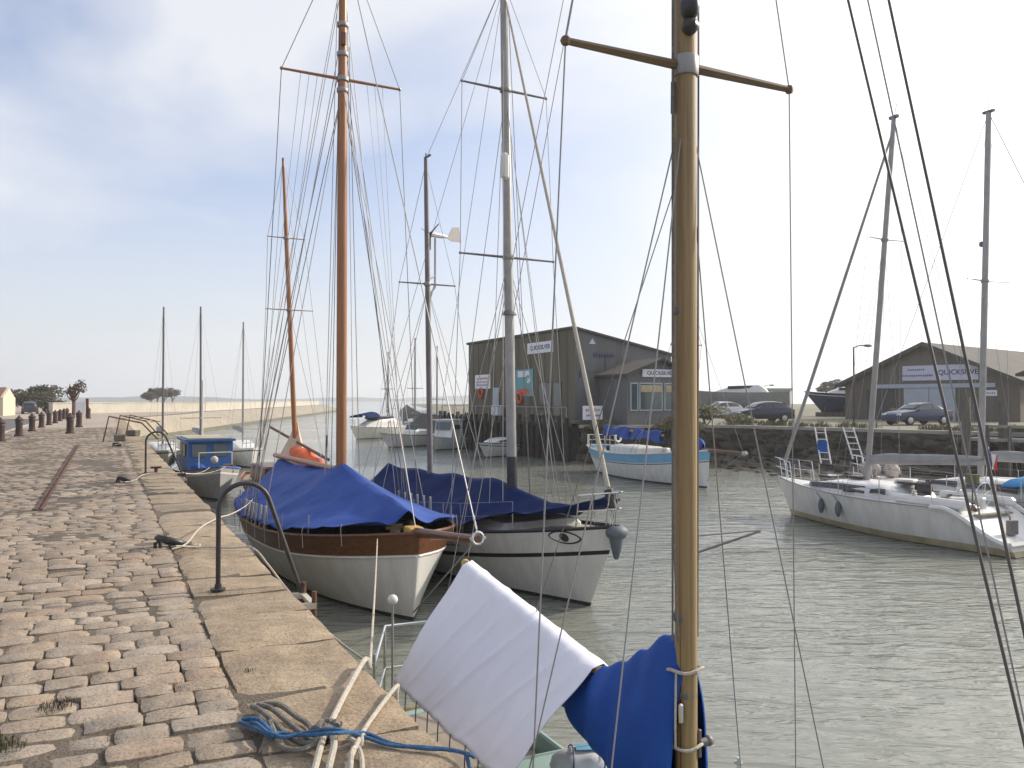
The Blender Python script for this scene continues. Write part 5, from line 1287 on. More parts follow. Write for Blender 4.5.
# ---- gabled shed on the right
GL=Vector((27.3,68,.1)); GR=Vector((35.5,58,.1)); gx=(GR-GL).normalized(); gw=(GR-GL).length; ga=math.atan2(gx.y,gx.x)
gb=thing('boat_shed','grey boarded shed with a wide gable and a long sign over pale sliding doors','shed',GL,ga)
eh,ph_=2.9,5.75; DP=26
k=MB(); k.prism([Vector((0,0,-.2)),Vector((gw,0,-.2)),Vector((gw,0,eh)),Vector((gw/2,0,ph_)),Vector((0,0,eh))],(0,DP,0)); k.build('wall',M['bgrey'],gb)
for sd in (0,1):
    xe=-.6 if sd==0 else gw+.6; ze=eh-.6*(ph_-eh)/(gw/2)
    k=MB(); k.prism([Vector((gw/2,-.5,ph_+.02)),Vector((xe,-.5,ze+.02)),Vector((xe,-.5,ze+.16)),Vector((gw/2,-.5,ph_+.18))],(0,DP+1,0)); k.build('roof',M['roofg'],gb)
    k=MB(); k.prism([Vector((gw/2,-.55,ph_-.12)),Vector((xe,-.55,ze-.12)),Vector((xe,-.55,ze+.19)),Vector((gw/2,-.55,ph_+.21))],(0,.045,0)); k.build('verge_board',M['roofd'],gb)
def gxp(px,py=400):  # local x on the gable plane at an image column
    u=(px-512)/F; return (u*GL.y-GL.x)/(gx.x-u*gx.y)
xs0,xs1=gxp(903),gxp(979)
zsg=3.6
sg_=sign(gb,'sign',((xs0+xs1)/2,-.07,zsg),(xs1-xs0,1.15),0,[('QUICKSILVER',1.5,.0,.52,M['navy'],1.0)],M['signg']); smudge(sg_,.25,1.3,.18,M['navy'],9,x0=-1.7); smudge(sg_,-.2,2.6,.20,M['navy'],16,x0=-1.7)
k=MB(); k.box(((gxp(873)+gxp(996))/2,-.09,2.62),(gxp(996)-gxp(873),.16,.30)); k.build('door_rail',M['doorw'],gb)
d0_,d1_=gxp(904),gxp(956)
for i in range(2):
    k=MB(); k.box((d0_+(d1_-d0_)*(i+.5)/2,-.06,1.2),((d1_-d0_)/2-.05,.09,2.5)); k.build('sliding_door',M['doorw'],gb)
k=MB(); k.box((gxp(882),-.04,1.2),(gxp(898)-gxp(868),.07,2.4)); k.build('side_door',M['roofd'],gb)
k=MB(); k.box((gxp(970),-.04,1.2),(gxp(978)-gxp(960),.07,2.4)); k.build('side_door',M['bgrey'],gb)
sn_=sign(gb,'small_notice',(gxp(990),-.08,2.05),(1.0,.42),0,[],M['signw']); smudge(sn_,0,.8,.16,M['navy'],7)
for i in range(1,18):
    x=gw*i/18; 
    if abs(x-(xs0+xs1)/2)<(xs1-xs0)/2+.2: continue
    zt_=eh+(ph_-eh)*(1-abs(x-gw/2)/(gw/2))-.15
    k=MB(); k.box((x,-.012,(zt_-.1)/2),(.07,.03,zt_-.1)); k.build('batten',M['bgrey'],gb)

# ---- blue grey shed on piles at the right edge
sb_=P(1040,420,38); sb_.z=-.35
sh=thing('pile_shed','blue grey boarded hut on piles cut by the right edge of the photo','hut',sb_,math.atan2(-.77,.63))
k=MB(); k.box((1.2,1.6,1.65),(3.6,3.2,3.1)); k.build('wall',M['bslate'],sh)
k=MB(); k.prism([Vector((-.9,-.3,3.1)),Vector((3.3,-.3,3.1)),Vector((3.3,-.3,3.22)),Vector((1.2,-.3,4.0)),Vector((-.9,-.3,3.22))],(0,3.8,0)); k.build('roof',M['roofd'],sh)
for x in (-.5,.6,1.8,2.9):
    for y in (.1,3.0):
        k=MB(); k.tube([(x,y,-2.6),(x,y,.12)],.13,8); k.build('pile',M['wood_o'],sh,fix=False)
k=MB(); k.box((.9,1.4,.04),(5.0,4.4,.12)); k.build('platform',M['wood_o'],sh)
k=MB(); k.box((-.62,1.3,1.3),(.05,1.0,2.0)); k.build('door',M['pile'],sh)
# ---- landing stage
ls_=P(978,440,37); ls_.z=-.05
lsd=thing('landing_stage','small grey timber landing stage with a pale top rail between the shed and the bank','jetty',ls_,math.atan2(-.77,.63))
k=MB(); k.box((.9,.5,-.05),(2.8,1.6,.12)); k.build('deck',M['concrete'],lsd)
k=MB(); k.box((.9,-.3,.55),(2.6,.06,.12)); k.build('rail',M['concrete'],lsd)
for x in (-.4,.5,1.4,2.2):
    for y in (-.28,1.2):
        k=MB(); k.tube([(x,y,-2.6),(x,y,.6 if y<0 else 0)],.09,8); k.build('pile',M['wood_o'],lsd,fix=False)
for px_,D,top in ((966,36,397),(1003,36.5,402)):
    q=P(px_,430,D); k=MB(); k.tube([(0,0,-2.7),(0,0,EYE+(400-top)*D/F)],[.2,.18],9)
    o=k.build('mooring_pile',M['wood_o'],None,loc=(q.x,q.y,0),fix=False); tag(o,'tall grey timber mooring pile '+('left of the landing stage, in front of the shed doors' if px_<990 else 'right of the landing stage, beside the blue grey hut'),'pile','mooring piles by the landing stage')

# ---- ladders on the bank
for (x0,x1,y0,y1,D,lab) in ((815,821,428,463,33.5,'white ladder on the bank with a blue cloth tied to its middle'),(843,853,427,459,33.0,'white ladder leaning crookedly on the bank beside the yacht mast')):
    a=P(x0,y0,D); a2=P(x1,y1,D-1.0); r_=thing('ladder',lab,'ladder',a2,math.atan2(-.77,.63),'white ladders on the bank')
    Mi=Matrix.Rotation(-math.atan2(-.77,.63),3,'Z'); v=Mi@(a-a2); ww=.42
    for sx_ in (0,ww):
        k=MB(); k.tube([(sx_,0,0),(v.x+sx_,v.y,v.z)],.03,6); k.build('side_rail',M['whitep'],r_,fix=False)
    for i in range(5):
        f=(i+.6)/5.3; k=MB(); k.tube([(v.x*f,v.y*f,v.z*f),(v.x*f+ww,v.y*f,v.z*f)],.02,6); k.build('rung',M['whitep'],r_,fix=False)
    if x0<820:
        k=MB(); k.box((v.x*.45+ww/2,v.y*.45-.06,v.z*.45),(.40,.06,.5),bev=.02); k.build('tied_cloth',M['cover_b'],r_)

# ---- cars
def car(label,px_,py_,z,head,paint,L=4.2,W=1.72,H=1.43,hatch=True,cat='car'):
    p=G(px_,py_,z); c=thing('parked_car',label,cat,p,head)
    if hatch: tp=[(-.5,.55),(-.492,.86),(-.47,.98),(-.40,1.22),(-.33,H-.09),(-.22,H-.01),(-.08,H),(.02,H-.04),(.10,H-.20),(.21,.98),(.25,.93),(.36,.86),(.45,.76),(.49,.62),(.5,.50)]
    else: tp=[(-.5,.55),(-.492,.84),(-.47,.93),(-.36,.97),(-.33,1.0),(-.22,H-.06),(-.10,H),(.0,H-.02),(.07,H-.12),(.19,.98),(.24,.92),(.36,.85),(.45,.75),(.49,.62),(.5,.50)]
    belt=.92; mb=MB()
    def sec(x,zt):
        e=1-.10*abs(2*x)**6; w2=W/2*e; zb_=.26; g=max(0,zt-belt)/(H-belt)
        zl_=min(belt,zt-.05)
        return [(w2*.93,zb_),(w2*.99,.42),(w2,.62 if zl_>.66 else zl_-.02),(w2*(.985-.0*g),zl_),(w2*(.95-.12*g),zl_+(zt-zl_)*.5),(w2*(.86-.13*g),zl_+(zt-zl_)*.90),(w2*(.55-.05*g),zt-.004),(0,zt+.012)]
    rows=[]
    for x,zt in tp:
        h_=[Vector((x*L,y_,z_)) for y_,z_ in sec(x,max(zt,.5))]; rows.append(h_+[Vector((p.x,-p.y,p.z)) for p in reversed(h_[:-1])])
    q=len(rows[0]); mb.add([p for r_ in rows for p in r_],[(i*q+j,i*q+j+1,(i+1)*q+j+1,(i+1)*q+j) for i in range(len(rows)-1) for j in range(q-1)]+[tuple(range(q)),tuple(range((len(rows)-1)*q,len(rows)*q)),tuple([i*q for i in range(len(rows))]+[i*q+q-1 for i in range(len(rows)-1,-1,-1)])],0,True)
    bd_=mb.build('body',M[paint],c,sharp=35)
    def ztop(x):
        return lerp_l(tp,x)
    def lerp_l(tab,x):
        for (a,va),(b_,vb) in zip(tab[:-1],tab[1:]):
            if x<=b_: return va+(vb-va)*(x-a)/(b_-a)
        return tab[-1][1]
    for s_ in (-1,1):   # side glass
        for x0,x1 in ((-.40 if hatch else -.29,-.125),(-.105,.165)):
            mb=MB(); vs=[]; nn=8
            for i in range(nn+1):
                x=x0+(x1-x0)*i/nn; zt=ztop(x); se=sec(x,zt); zl_=se[3][1]
                lo_=.99; zt2=max(lo_,zl_+(zt-zl_)*.84)
                for zz in (lo_,zt2):
                    f=(zz-zl_)/max(.01,zt-zl_); y_=se[3][0]+(se[4][0]-se[3][0])*min(1,f/.5) if f<.5 else se[4][0]+(se[5][0]-se[4][0])*(f-.5)/.4
                    vs.append(Vector((x*L,s_*(y_+.008),zz)))
            mb.add(vs,[(2*i,2*i+2,2*i+3,2*i+1) for i in range(nn)]); mb.build('side_window',M['glass'],c,thin=.006)
    for nm,xa_,xb_ in (('windscreen',.045,.20),('rear_window',-.33 if hatch else -.23,-.455 if hatch else -.325)):
        mb=MB(); vs=[]
        for i in range(5):
            x=xa_+(xb_-xa_)*i/4; zt=ztop(x); w_=sec(x,zt)[5][0]*.97
            nx=.012 if xb_>xa_ else -.012
            for v in (-1,-.6,0,.6,1): vs.append(Vector((x*L+nx,v*w_,zt-(.0 if abs(v)<.9 else .02)+.016)))
        mb.add(vs,[(i*5+j,(i+1)*5+j,(i+1)*5+j+1,i*5+j+1) for i in range(4) for j in range(4)],0,True); mb.build(nm,M['glass'],c,fix=False,thin=.006)
    for s_ in (-1,1):
        for x in (-.305,.315):
            k=MB(); k.lathe([(.18,-.10),(.30,-.09),(.315,-.04),(.315,.04),(.30,.09),(.18,.10)],(0,0,0),18); wv_=k.build('wheel',M['rubber'],c,fix=False); wv_.rotation_euler=(R(90),0,0); wv_.location=(x*L,s_*(W/2-.09),.315)
            k=MB(); k.lathe([(.02,.0),(.185,.0),(.19,.03),(.16,.035),(.05,.055),(.02,.055)],(0,0,.078),14); k.build('rim',M['rim'],wv_,fix=False) if s_<0 else None
            if s_>0:
                k=MB(); k.lathe([(.02,.0),(.185,.0),(.19,-.03),(.16,-.035),(.05,-.055),(.02,-.055)],(0,0,-.078),14); k.build('rim',M['rim'],wv_,fix=False)
        k=MB(); k.box((.475*L,s_*W*.36,.66),(.12,.34,.13),bev=.03); k.build('headlight',M['signw'],c)
        k=MB(); k.box((-.492*L,s_*W*.40,.78),(.06,.2,.22),bev=.02); k.build('tail_light',M['red'],c)
        k=MB(); k.box((.17*L,s_*(W/2+.08),.95),(.12,.16,.11),bev=.03); k.build('mirror',M[paint],c)
    return c
car('dark navy hatchback parked on the bank in front of the grey white laid-up boat',761,422.5,.1,math.atan2(-.22,-.97),'carn',L=4.25,H=1.46)
car('white car mostly hidden behind a yellowish bush, left of the navy hatchback',718,418,.1,math.atan2(-.35,-.94),'carw',L=4.2,H=1.42)
car('blue saloon car parked in front of the pale sliding doors of the boat shed',917,425,.1,math.atan2(-.30,-.95),'carb',L=4.1,H=1.42,hatch=False)
car('dark car seen from behind on the road at far left, before the brown hedge',30,414,-.05,math.atan2(.88,-.47),'card',L=4.3,H=1.5)

# ---- lamp posts
def lamp(label,px_,D,top,arm=.9,z=.1,r=.07,rot=0.0):
    p=P(px_,400,D); h_=EYE+(400-top)*D/F-z; o=thing('street_lamp',label,'street lamp',(p.x,p.y,z),rot)
    k=MB(); k.tube([(0,0,0),(0,0,h_*.5),(0,0,h_)],[r*1.2,r,r*.8],8); k.build('pole',M['iron'],o,fix=False)
    k=MB(); k.tube([(0,0,h_-.05),(arm*.5,0,h_+.12),(arm,0,h_+.12)],r*.6,6); k.build('arm',M['iron'],o,fix=False)
    k=MB(); k.ball((arm+.15,0,h_+.10),.24,10,6,sc=(1.5,.8,.45)); k.build('lamp_head',M['alu_d'],o,fix=False)
lamp('tall brown street lamp rising in front of the left end of the boat shed',854,61,347)
lamp('small street lamp far behind the navy hatchback',764,110,386,z=.1)

# ---- boats laid up ashore
def ashore(label,px_,D,head,hm,band,L,B,zb,super_=True):
    p=P(px_,400,D); c=thing('laid_up_boat',label,'boat',(p.x,p.y,1.0),head,'boats laid up ashore')
    h=Hull(L,B,zb,zb*.82,zb*.85,um=.4,tf=.8,pw=2.1,rake=1.2,ovh=.0,draft=.5,e0=.3,e1=.8)
    h.build(c,rows_std(h,(.3,.22),5,.5),[M[hm],M['antif'],M[band]],[0,0,0]+[0]*5+[2,0],nu=24); h.deck(c,M['whitep'],.05,.02)
    if super_:
        trunk(c,-L*.3,L*.22,B*.36,B*.22,zb*.82,.75,M['white']); k=MB(); k.box((-.4,0,zb*.82+.45),(L*.25,B*.62,.26),bev=.06); k.build('cabin_window',M['smoked'],c)
    for x in (-L*.28,0,L*.25):
        for sd in (1,-1):
            k=MB(); k.tube([(x,sd*B*.5,-.95),(x,sd*B*.28,.05)],.06,6); k.build('prop',M['iron'],c,fix=False)
    k=MB(); k.box((0,0,-.72),(L*.7,.3,.45)); k.build('cradle',M['wood_o'],c)
    return c
ashore('long grey white boat laid up ashore behind the navy hatchback',737,74,math.atan2(.35,-.94),'greyc','greyc',9.0,2.9,1.6)
ashore('dark blue hulled boat under a white cover laid up ashore left of the boat shed',843,78,math.atan2(.2,-.98),'carb','whitep',7.0,2.6,1.5)
kt=P(775,400,92); ki=thing('kiosk','pale green and white kiosk far behind the navy hatchback','kiosk',(kt.x,kt.y,.1),.3)
k=MB(); k.box((0,0,1.3),(2.4,2.4,2.6)); k.build('wall',M['creamw'],ki)
k=MB(); k.box((0,0,2.72),(2.7,2.7,.24)); k.build('roof',M['green_p'],ki)
k=MB(); k.box((-.1,-1.22,1.7),(1.2,.06,.9)); k.build('window',M['glass_g'],ki)

# ---- vegetation
def leaves(mb,c,rad,n,size,clumps=7,mi=0,flat=.8,nm=1):
    c=Vector(c); cc=[]
    for i in range(clumps):
        a=random.uniform(0,6.28); q=random.random()**.5*.72; cc.append((Vector((math.cos(a)*q*rad[0],math.sin(a)*q*rad[1],random.uniform(-.35,.75)*rad[2]*flat)),random.uniform(.28,.52)))
    for i in range(n):
        b,s_=random.choice(cc); d=Vector((random.gauss(0,1),random.gauss(0,1),random.gauss(0,1))); d=d.normalized()*random.random()**.4
        p=c+b+Vector((d.x*rad[0],d.y*rad[1],d.z*rad[2]))*s_
        if p.z<c.z-rad[2]*.98: continue
        t_=Vector((random.gauss(0,1),random.gauss(0,1),random.gauss(0,.7))).normalized(); w_=t_.orthogonal().normalized(); l=size*random.uniform(.6,1.4)
        mb.add([p-t_*l,p+w_*l*.5,p+t_*l,p-w_*l*.5],[(0,1,2,3)],mi+random.randrange(nm))
def bush(label,c,rad,n,size,mats,cat='bush',name='bush',group=None,trunks=3):
    o=thing(name,label,cat,c,0,group)
    k=MB(); leaves(k,(0,0,rad[2]*.85),rad,n,size,9,nm=len(mats)); k.build('foliage',[M[m_] for m_ in mats],o,fix=False)
    k=MB()
    for i in range(trunks):
        a=6.28*i/trunks; k.tube([(0,0,-.1),(.25*rad[0]*math.cos(a),.25*rad[1]*math.sin(a),rad[2]*.6),(.5*rad[0]*math.cos(a),.5*rad[1]*math.sin(a),rad[2]*1.1)],[.06*rad[2],.04*rad[2],.015*rad[2]],5)
    k.build('stem',M['bark'],o,fix=False); return o
def at_(px_,D,z=.1): q=P(px_,400,D); return Vector((q.x,q.y,z))
bush('yellowish bush on the bank edge, directly in front of the white car',at_(706,52),(1.6,1.0,.75),1500,.09,['leafy','grass'])
bush('low yellow green bush between the navy hatchback and its bank edge',at_(735,51.5),(1.3,.8,.42),900,.08,['leafy','grass'])
bush('round yellow green bush by the left bumper of the blue saloon',at_(896,54),(.9,.8,.62),900,.08,['leafy','grass'])
bush('small rusty bush directly in front of the blue saloon',at_(911,53),(.7,.6,.5),600,.07,['leafb','grass'])
bush('sparse olive bush on the slope below the annex windows of the waterside building',Vector((9.6,48.6,-.5)),(1.8,1.0,.75),1500,.09,['leafb','grass'])
bush('greenish bush at the foot of the standing sign of the waterside building',Vector((5.2,49.4,-.5)),(1.2,.8,.55),900,.08,['leafd','grass'])
def tree(label,c,h,rad,n,size,mats,group=None):
    o=thing('tree',label,'tree',c,0,group)
    k=MB(); k.tube([(0,0,-.1),(.02*h,0,h*.3),(-.02*h,.02*h,h*.6)],[.045*h,.032*h,.02*h],7)
    for i in range(6):
        a=i*1.05; k.tube([(0,0,h*(.25+.05*i)),(rad[0]*.4*math.cos(a),rad[1]*.4*math.sin(a),h*(.5+.06*i)),(rad[0]*.75*math.cos(a),rad[1]*.75*math.sin(a),h*(.62+.05*i))],[.02*h,.012*h,.005*h],5)
    k.build('trunk',M['bark'],o,fix=False)
    k=MB(); leaves(k,(0,0,h*.66),rad,n,size,12,nm=len(mats)); k.build('crown',[M[m_] for m_ in mats],o,fix=False); return o
tree('dark flat topped tree far behind the dark blue laid-up boat',at_(835,135),5.2,(3.4,3.0,1.7),2600,.22,['leafd','leafb'])
for i,(px_,D,h_,rx,lab) in enumerate(((150,240,4.0,2.6,'leftmost and lowest dark tree of the clump beyond the breakwater wall'),(157,245,6.0,2.6,'bushy dark tree second from left in the clump beyond the breakwater wall'),(164,250,5.6,2.8,'tallest dark tree in the middle of the clump beyond the breakwater wall'),(172,246,5.2,2.6,'dark tree at the right end of the clump beyond the breakwater wall'))):
    tree(lab,at_(px_,D,-.1),h_,(rx,2.4,h_*.36),1500,.28,['leafd','leafb'],'trees beyond the breakwater')
bush('long brown hedge behind the dark car at far left',at_(30,112,-.08),(5.4,3.0,2.1),5200,.2,['leafb','leafd'],'hedge','hedge',trunks=5)
bush('low brown shrub at the right end of the hedge, left of the white notice board',at_(47,104,-.08),(2.6,1.4,1.0),1200,.16,['leafb','leafd'])
# stunted pollard behind the notice board
pt=thing('pollard_tree','bare reddish pollard tree standing behind the white notice board','tree',at_(73,74,-.02))
k=MB(); k.tube([(0,0,-.1),(.05,0,1.2),(-.05,.05,2.0)],[.13,.11,.09],7)
for i in range(13):
    a=i*2.4; l_=random.uniform(.35,.95); q=Vector((l_*.6*math.cos(a),l_*.6*math.sin(a),1.75+l_*random.uniform(.2,1.3))); k.tube([(0,0,1.4+.05*i),q,q+Vector((.2*math.cos(a),.2*math.sin(a),random.uniform(.2,.7)))],[.07,.05,.025],5)
k.build('trunk',M['iron'],pt,fix=False); k=MB(); leaves(k,(0,0,2.4),(1.1,.9,1.1),420,.11,8,nm=2); k.build('crown',[M['leafb'],M['red']] if False else [M['leafb'],M['iron']],pt,fix=False)

# ---- house at left edge
hp=G(-7,416.5,-.07); hs=thing('house','small cream house with a brown tiled roof cut by the left edge of the photo','house',hp,math.atan2(.44,.9)-.1)
k=MB(); k.prism([Vector((-8,0,-.1)),Vector((.9,0,-.1)),Vector((.9,0,2.0)),Vector((.9,0,2.0)),Vector((-8,0,2.0))],(0,6,0)); k.build('wall',M['creamw'],hs)
k=MB(); k.prism([Vector((-8.2,-.3,1.9)),Vector((-8.2,6.3,1.9)),Vector((-8.2,3,3.1))],(8.8,0,0)); k.build('roof',M['tile'],hs)
k=MB(); k.prism([Vector((.62,-.05,1.9)),Vector((.62,6.05,1.9)),Vector((.62,3,3.0))],(.26,0,0)); k.build('gable_wall',M['creamw'],hs)
for x in (-.9,-3.0,-5.4):
    k=MB(); k.box((x,-.02,1.1),(.8,.08,1.0)); f_=k.build('window',M['roofd'],hs); k=MB(); k.box((x,-.06,1.1),(.66,.03,.86)); k.build('pane',M['glass'],f_)

# ================================================================== ON THE NEAR QUAY
bolls=[(0.5,441,'nearest brown bollard of the roadside row, cut by the left edge of the photo'),(19,436,'second brown bollard from the left edge in the roadside row'),(32,431,'third brown bollard from the left edge in the roadside row'),(41.5,427.5,'fourth brown bollard from the left edge in the roadside row'),(49,425,'fifth brown bollard from the left edge in the roadside row'),(55.2,423.2,'sixth brown bollard from the left edge in the roadside row'),(60,421,'seventh brown bollard from the left edge in the roadside row'),(64,419.2,'eighth brown bollard from the left edge in the roadside row'),(67,418,'farthest brown bollard of the roadside row, just before the notice board'),
 (70,433.5,'large dark bollard standing alone on the cobbles at the end of the iron strip'),(79,427,'second dark bollard on the cobbles, below the white notice board'),(88.5,418.5,'farthest dark bollard on the cobbles, right of the notice board')]
bp_=None
for i,(px_,py_,lab) in enumerate(bolls):
    q=G(px_,py_,0); sc_=1.0 if i<9 else 1.08
    if bp_ is None:
        bp_=thing('bollard',lab,'bollard',q,.2,'cast iron bollards on the quay')
        k=MB(); k.lathe([(.20,-.05),(.20,.06),(.155,.09),(.145,.55),(.165,.60),(.165,.66),(.14,.69)],(0,0,0),14); k.build('post',M['maroon'],bp_,fix=False)
        k=MB(); k.lathe([(.14,.69),(.19,.715),(.19,.755),(.13,.82),(.06,.88),(.045,.93),(.02,.95)],(0,0,0),14); k.build('cap',M['maroon'],bp_,fix=False)
        o=bp_
    else:
        o=bp_.copy(); C.objects.link(o); o.location=q; o['label']=lab
        for ch in bp_.children: c_=ch.copy(); C.objects.link(c_); c_.parent=o
    o.scale=(sc_,)*3; o.rotation_euler=(0,0,.2+i)
# notice board, dark posts
q=G(80,417,0); nb=thing('notice_board','white notice board on dark posts at the far end of the quay','notice board',q,.35)
k=MB(); k.box((0,0,.95),(.82,.06,1.15),bev=.01); k.build('board',M['signw'],nb)
for x in (-.56,.62):
    k=MB(); k.box((x,0,.85),(.26,.26,1.9),bev=.03); k.build('post',M['iron'],nb)
# iron strip
ir=MB()
for sgn in (0,):
    ir.prism([Q(RAIL_S0,RAIL_T-.055,-.03),Q(RAIL_S0,RAIL_T+.055,-.03),Q(RAIL_S0,RAIL_T+.055,.012),Q(RAIL_S0,RAIL_T+.02,.012),Q(RAIL_S0,RAIL_T+.02,-.008),Q(RAIL_S0,RAIL_T-.02,-.008),Q(RAIL_S0,RAIL_T-.02,.012),Q(RAIL_S0,RAIL_T-.055,.012)],QA*(RAIL_S1-RAIL_S0))
o=ir.build('iron_track',M['iron']); tag(o,'rusty iron track let into the cobbles, ending at the lone dark bollard','track')

# ladder handrails
def arch(label,base_px,top_py,foot_px):
    b=G(*base_px,0); s0,t0=Qinv(b)
    f_s,_=Qinv(G(*foot_px,0)); H_=1.0
    D=b.y; H_=EYE-(top_py-400)*D/F
    o=thing('ladder_handrail',label,'handrail',b,math.atan2(-QN.y,-QN.x))   # local x: out over the water
    edge=t0; rad=.22
    k=MB(); pts=[Vector((0,0,0)),Vector((0,0,H_-rad))]+[Vector((rad-rad*math.cos(a),0,H_-rad+rad*math.sin(a))) for a in [math.pi*i/10*.86 for i in range(1,11)]]
    e=pts[-1]; pts+= [Vector((edge+.16,0,-.15)),Vector((edge+.16,0,-.9))]
    k.tube(pts,.021,10); k.build('rail',M['blackp'],o,fix=False)
    k=MB(); k.lathe([(.065,0),(.065,.012),(.03,.016),(.028,.05)],(0,0,.004),14); k.build('flange',M['blackp'],o,fix=False)
    for j in range(2):
        k=MB(); k.tube([(edge+.16,(.0,-.42)[j],.0),(edge+.16,(.0,-.42)[j],-2.6)],.022,8); k.build('stringer',M['iron'],o,fix=False)
    for j in range(8):
        k=MB(); k.box((edge+.16,-.21,-.12-.3*j),(.05,.42,.03)); k.build('rung',M['palewall'] if j<2 else M['iron'],o)
    for j in range(2):
        k=MB(); k.box((edge+.07,(.0,-.42)[j],-.12),(.2,.05,.05)); k.build('bracket',M['palewall'],o)
    return o
arch('black arched ladder handrail bolted to the coping, the nearer of the two',(218,590),484,(300,592))
arch('black arched ladder handrail bolted to the coping, the farther one, by the blue wheelhouse boat',(145.5,474),432,(187,470))

# mooring rings
def ring(label,px_,py_,rad):
    q=G(px_,py_,0); o=thing('mooring_ring',label,'mooring ring',q,random.random())
    k=MB(); k.torus((0,0,rad*.30+.02),rad,rad*.22,(.30,.25,1),22,9); k.build('ring',M['blackp'],o,fix=False)
    k=MB(); k.tube([(-rad*1.1,0,-.02),(-rad*1.1,0,.05),(-rad*.8,0,.07),(-rad*.7,0,-.02)],.02,8); k.build('staple',M['blackp'],o,fix=False)
    return o
ring('large black mooring ring with a pale rope on the cobbles beside the nearer handrail',171,547,.15)
ring('small black mooring ring lying flat near the farther handrail',124,482,.12)
ring('old iron ring on the cobbles left of the ladder frames',117,446,.13)
o=thing('cleat','small iron cleat on the coping right of the farther handrail','cleat',G(156,472,0))
k=MB(); k.tube([(0,0,-.02),(0,0,.1)],.04,8); k.tube([(-.12,0,.10),(.12,0,.11)],.025,8); k.build('cleat_body',M['iron'],o,fix=False)
# ladder frames / racks at the quay edge far away
for j,(px_,py_,hh,lab) in enumerate(((128,441,1.0,'rusty bent frame with rungs leaning at the far quay edge, nearest of the two'),(140,436,.95,'rusty long sloping frame at the far quay edge, farther of the two'))):
    q=G(px_,py_,0); o=thing('rusty_rack',lab,'frame',q,math.atan2(-QN.y,-QN.x)-.5*j,'rusty frames at the quay edge')
    for yy in (-.45,.45):
        k=MB(); k.tube([(-.9,yy,0),(-.7,yy,hh),(.5,yy,hh*.72),(1.1,yy,.05)],.03,6); k.build('side_bar',M['iron'],o,fix=False)
    for i in range(5):
        x=-.6+.33*i; k=MB(); k.tube([(x,-.45,hh*(.98-.07*i)),(x,.45,hh*(.98-.07*i))],.02,6); k.build('rung',M['iron'],o,fix=False)
    k=MB(); k.box((-.3,0,.14),(.42,.5,.26),bev=.03); k.build('crate',M['wood_o'],o)

# ropes ----------------------------------------------------------
def gz(px_,py_,z=.018): return G(px_,py_,z)
def rope_obj(label,pts,r,m,n=7,k=7):
    o=MB().tube(smooth_path(pts,k),r,n).build('mooring_rope',M[m],None,fix=False); tag(o,label,'rope'); return o
Lw=lambda c,d,v: Vector((c.x,c.y,WATER))+d*v[0]+Vector((-d.y,d.x,0))*v[1]+Vector((0,0,v[2]))
R1=thing('mooring_rope','thick white rope from the bulky knot over the coping edge to the wooden yacht bow','rope',(0,0,0))
bowp1=Lw(c1,d1,(5.0,-.5,1.40))
e1=gz(366,659,.03)
k=MB(); k.tube(smooth_path([gz(306,800),gz(315,768),gz(322,742,.05),gz(331,722,.03),gz(345,694,.02),gz(358,670,.03),e1,Q(Qinv(e1)[0],-.03,-.03)],8),.0165,8); k.build('standing_part',M['rope'],R1,fix=False)
k=MB(); k.tube(smooth_path([gz(325,800),gz(329,768),gz(334,744,.05),gz(331,730,.06)],8),.0165,8); k.build('return_part',M['rope'],R1,fix=False)
k=MB(); k.tube([Q(Qinv(e1)[0],-.03,-.03)]+catenary(Q(Qinv(e1)[0],-.03,-.03),bowp1,.10,14)[1:],.010,6); k.build('line_to_bow',M['rope'],R1,fix=False)
def knot(name,c,s,m,parent,seed=0,turns=3):
    pts=[]
    for i in range(60):
        a=i/60*6.2832*turns; pts.append(Vector(c)+Vector((s*(1+.3*math.sin(2.3*a+seed))*math.cos(a)*.8, s*math.sin(a)*.9, s*.55+s*.45*math.sin(1.7*a+seed))))
    k=MB(); k.tube(pts,s*.30,7); return k.build(name,M[m],parent,fix=False)
knot('knot',gz(325,736,.0),.055,'rope_g',R1,1)
knot('knot',gz(331,733,.0),.045,'rope_g',R1,2)
R2=thing('mooring_rope','thinner white mooring rope knotted on the coping and leading down to the nearest boat','rope',(0,0,0))
e2=gz(397,686,.022); cle=Lw(c0,d0,(-2.6,-.62,.98))
k=MB(); k.tube(smooth_path([gz(345,800),gz(347,770),gz(355,748,.04),gz(364,730,.02),gz(380,707,.018),e2,Q(Qinv(e2)[0],-.03,-.04),Q(Qinv(e2)[0]+.05,-.06,-.35)],8),.0125,8); k.build('standing_part',M['rope'],R2,fix=False)
k=MB(); k.tube(smooth_path([gz(362,800),gz(362,762),gz(358,748,.04),gz(352,752,.05),gz(350,775)],8),.0125,8); k.build('loop',M['rope'],R2,fix=False)
k=MB(); k.tube(catenary(Q(Qinv(e2)[0]+.05,-.06,-.35),cle,.03,8),.009,6); k.build('line_to_boat',M['rope'],R2,fix=False)
knot('knot',gz(357,745,.0),.040,'rope',R2,3,2)
R3=thing('mooring_rope','doubled dirty grey rope lying between the cobbles and the bulky white knot','rope',(0,0,0))
for j in range(3):
    k=MB(); k.tube(smooth_path([gz(252+6*j,706-1*j,.02),gz(262+9*j,711-3*j,.04),gz(278+9*j,726-5*j,.025),gz(293+8*j,739-7*j,.02),gz(311+2*j,744-3*j,.035),gz(323,738,.05)],7),.0145,7); k.build('strand',M['rope_g'],R3,fix=False)
k=MB(); k.tube(smooth_path([gz(270,722,.03),gz(281,745,.02),gz(300,750,.03),gz(322,742,.04)],7),.014,7); k.build('strand',M['rope_g'],R3,fix=False)
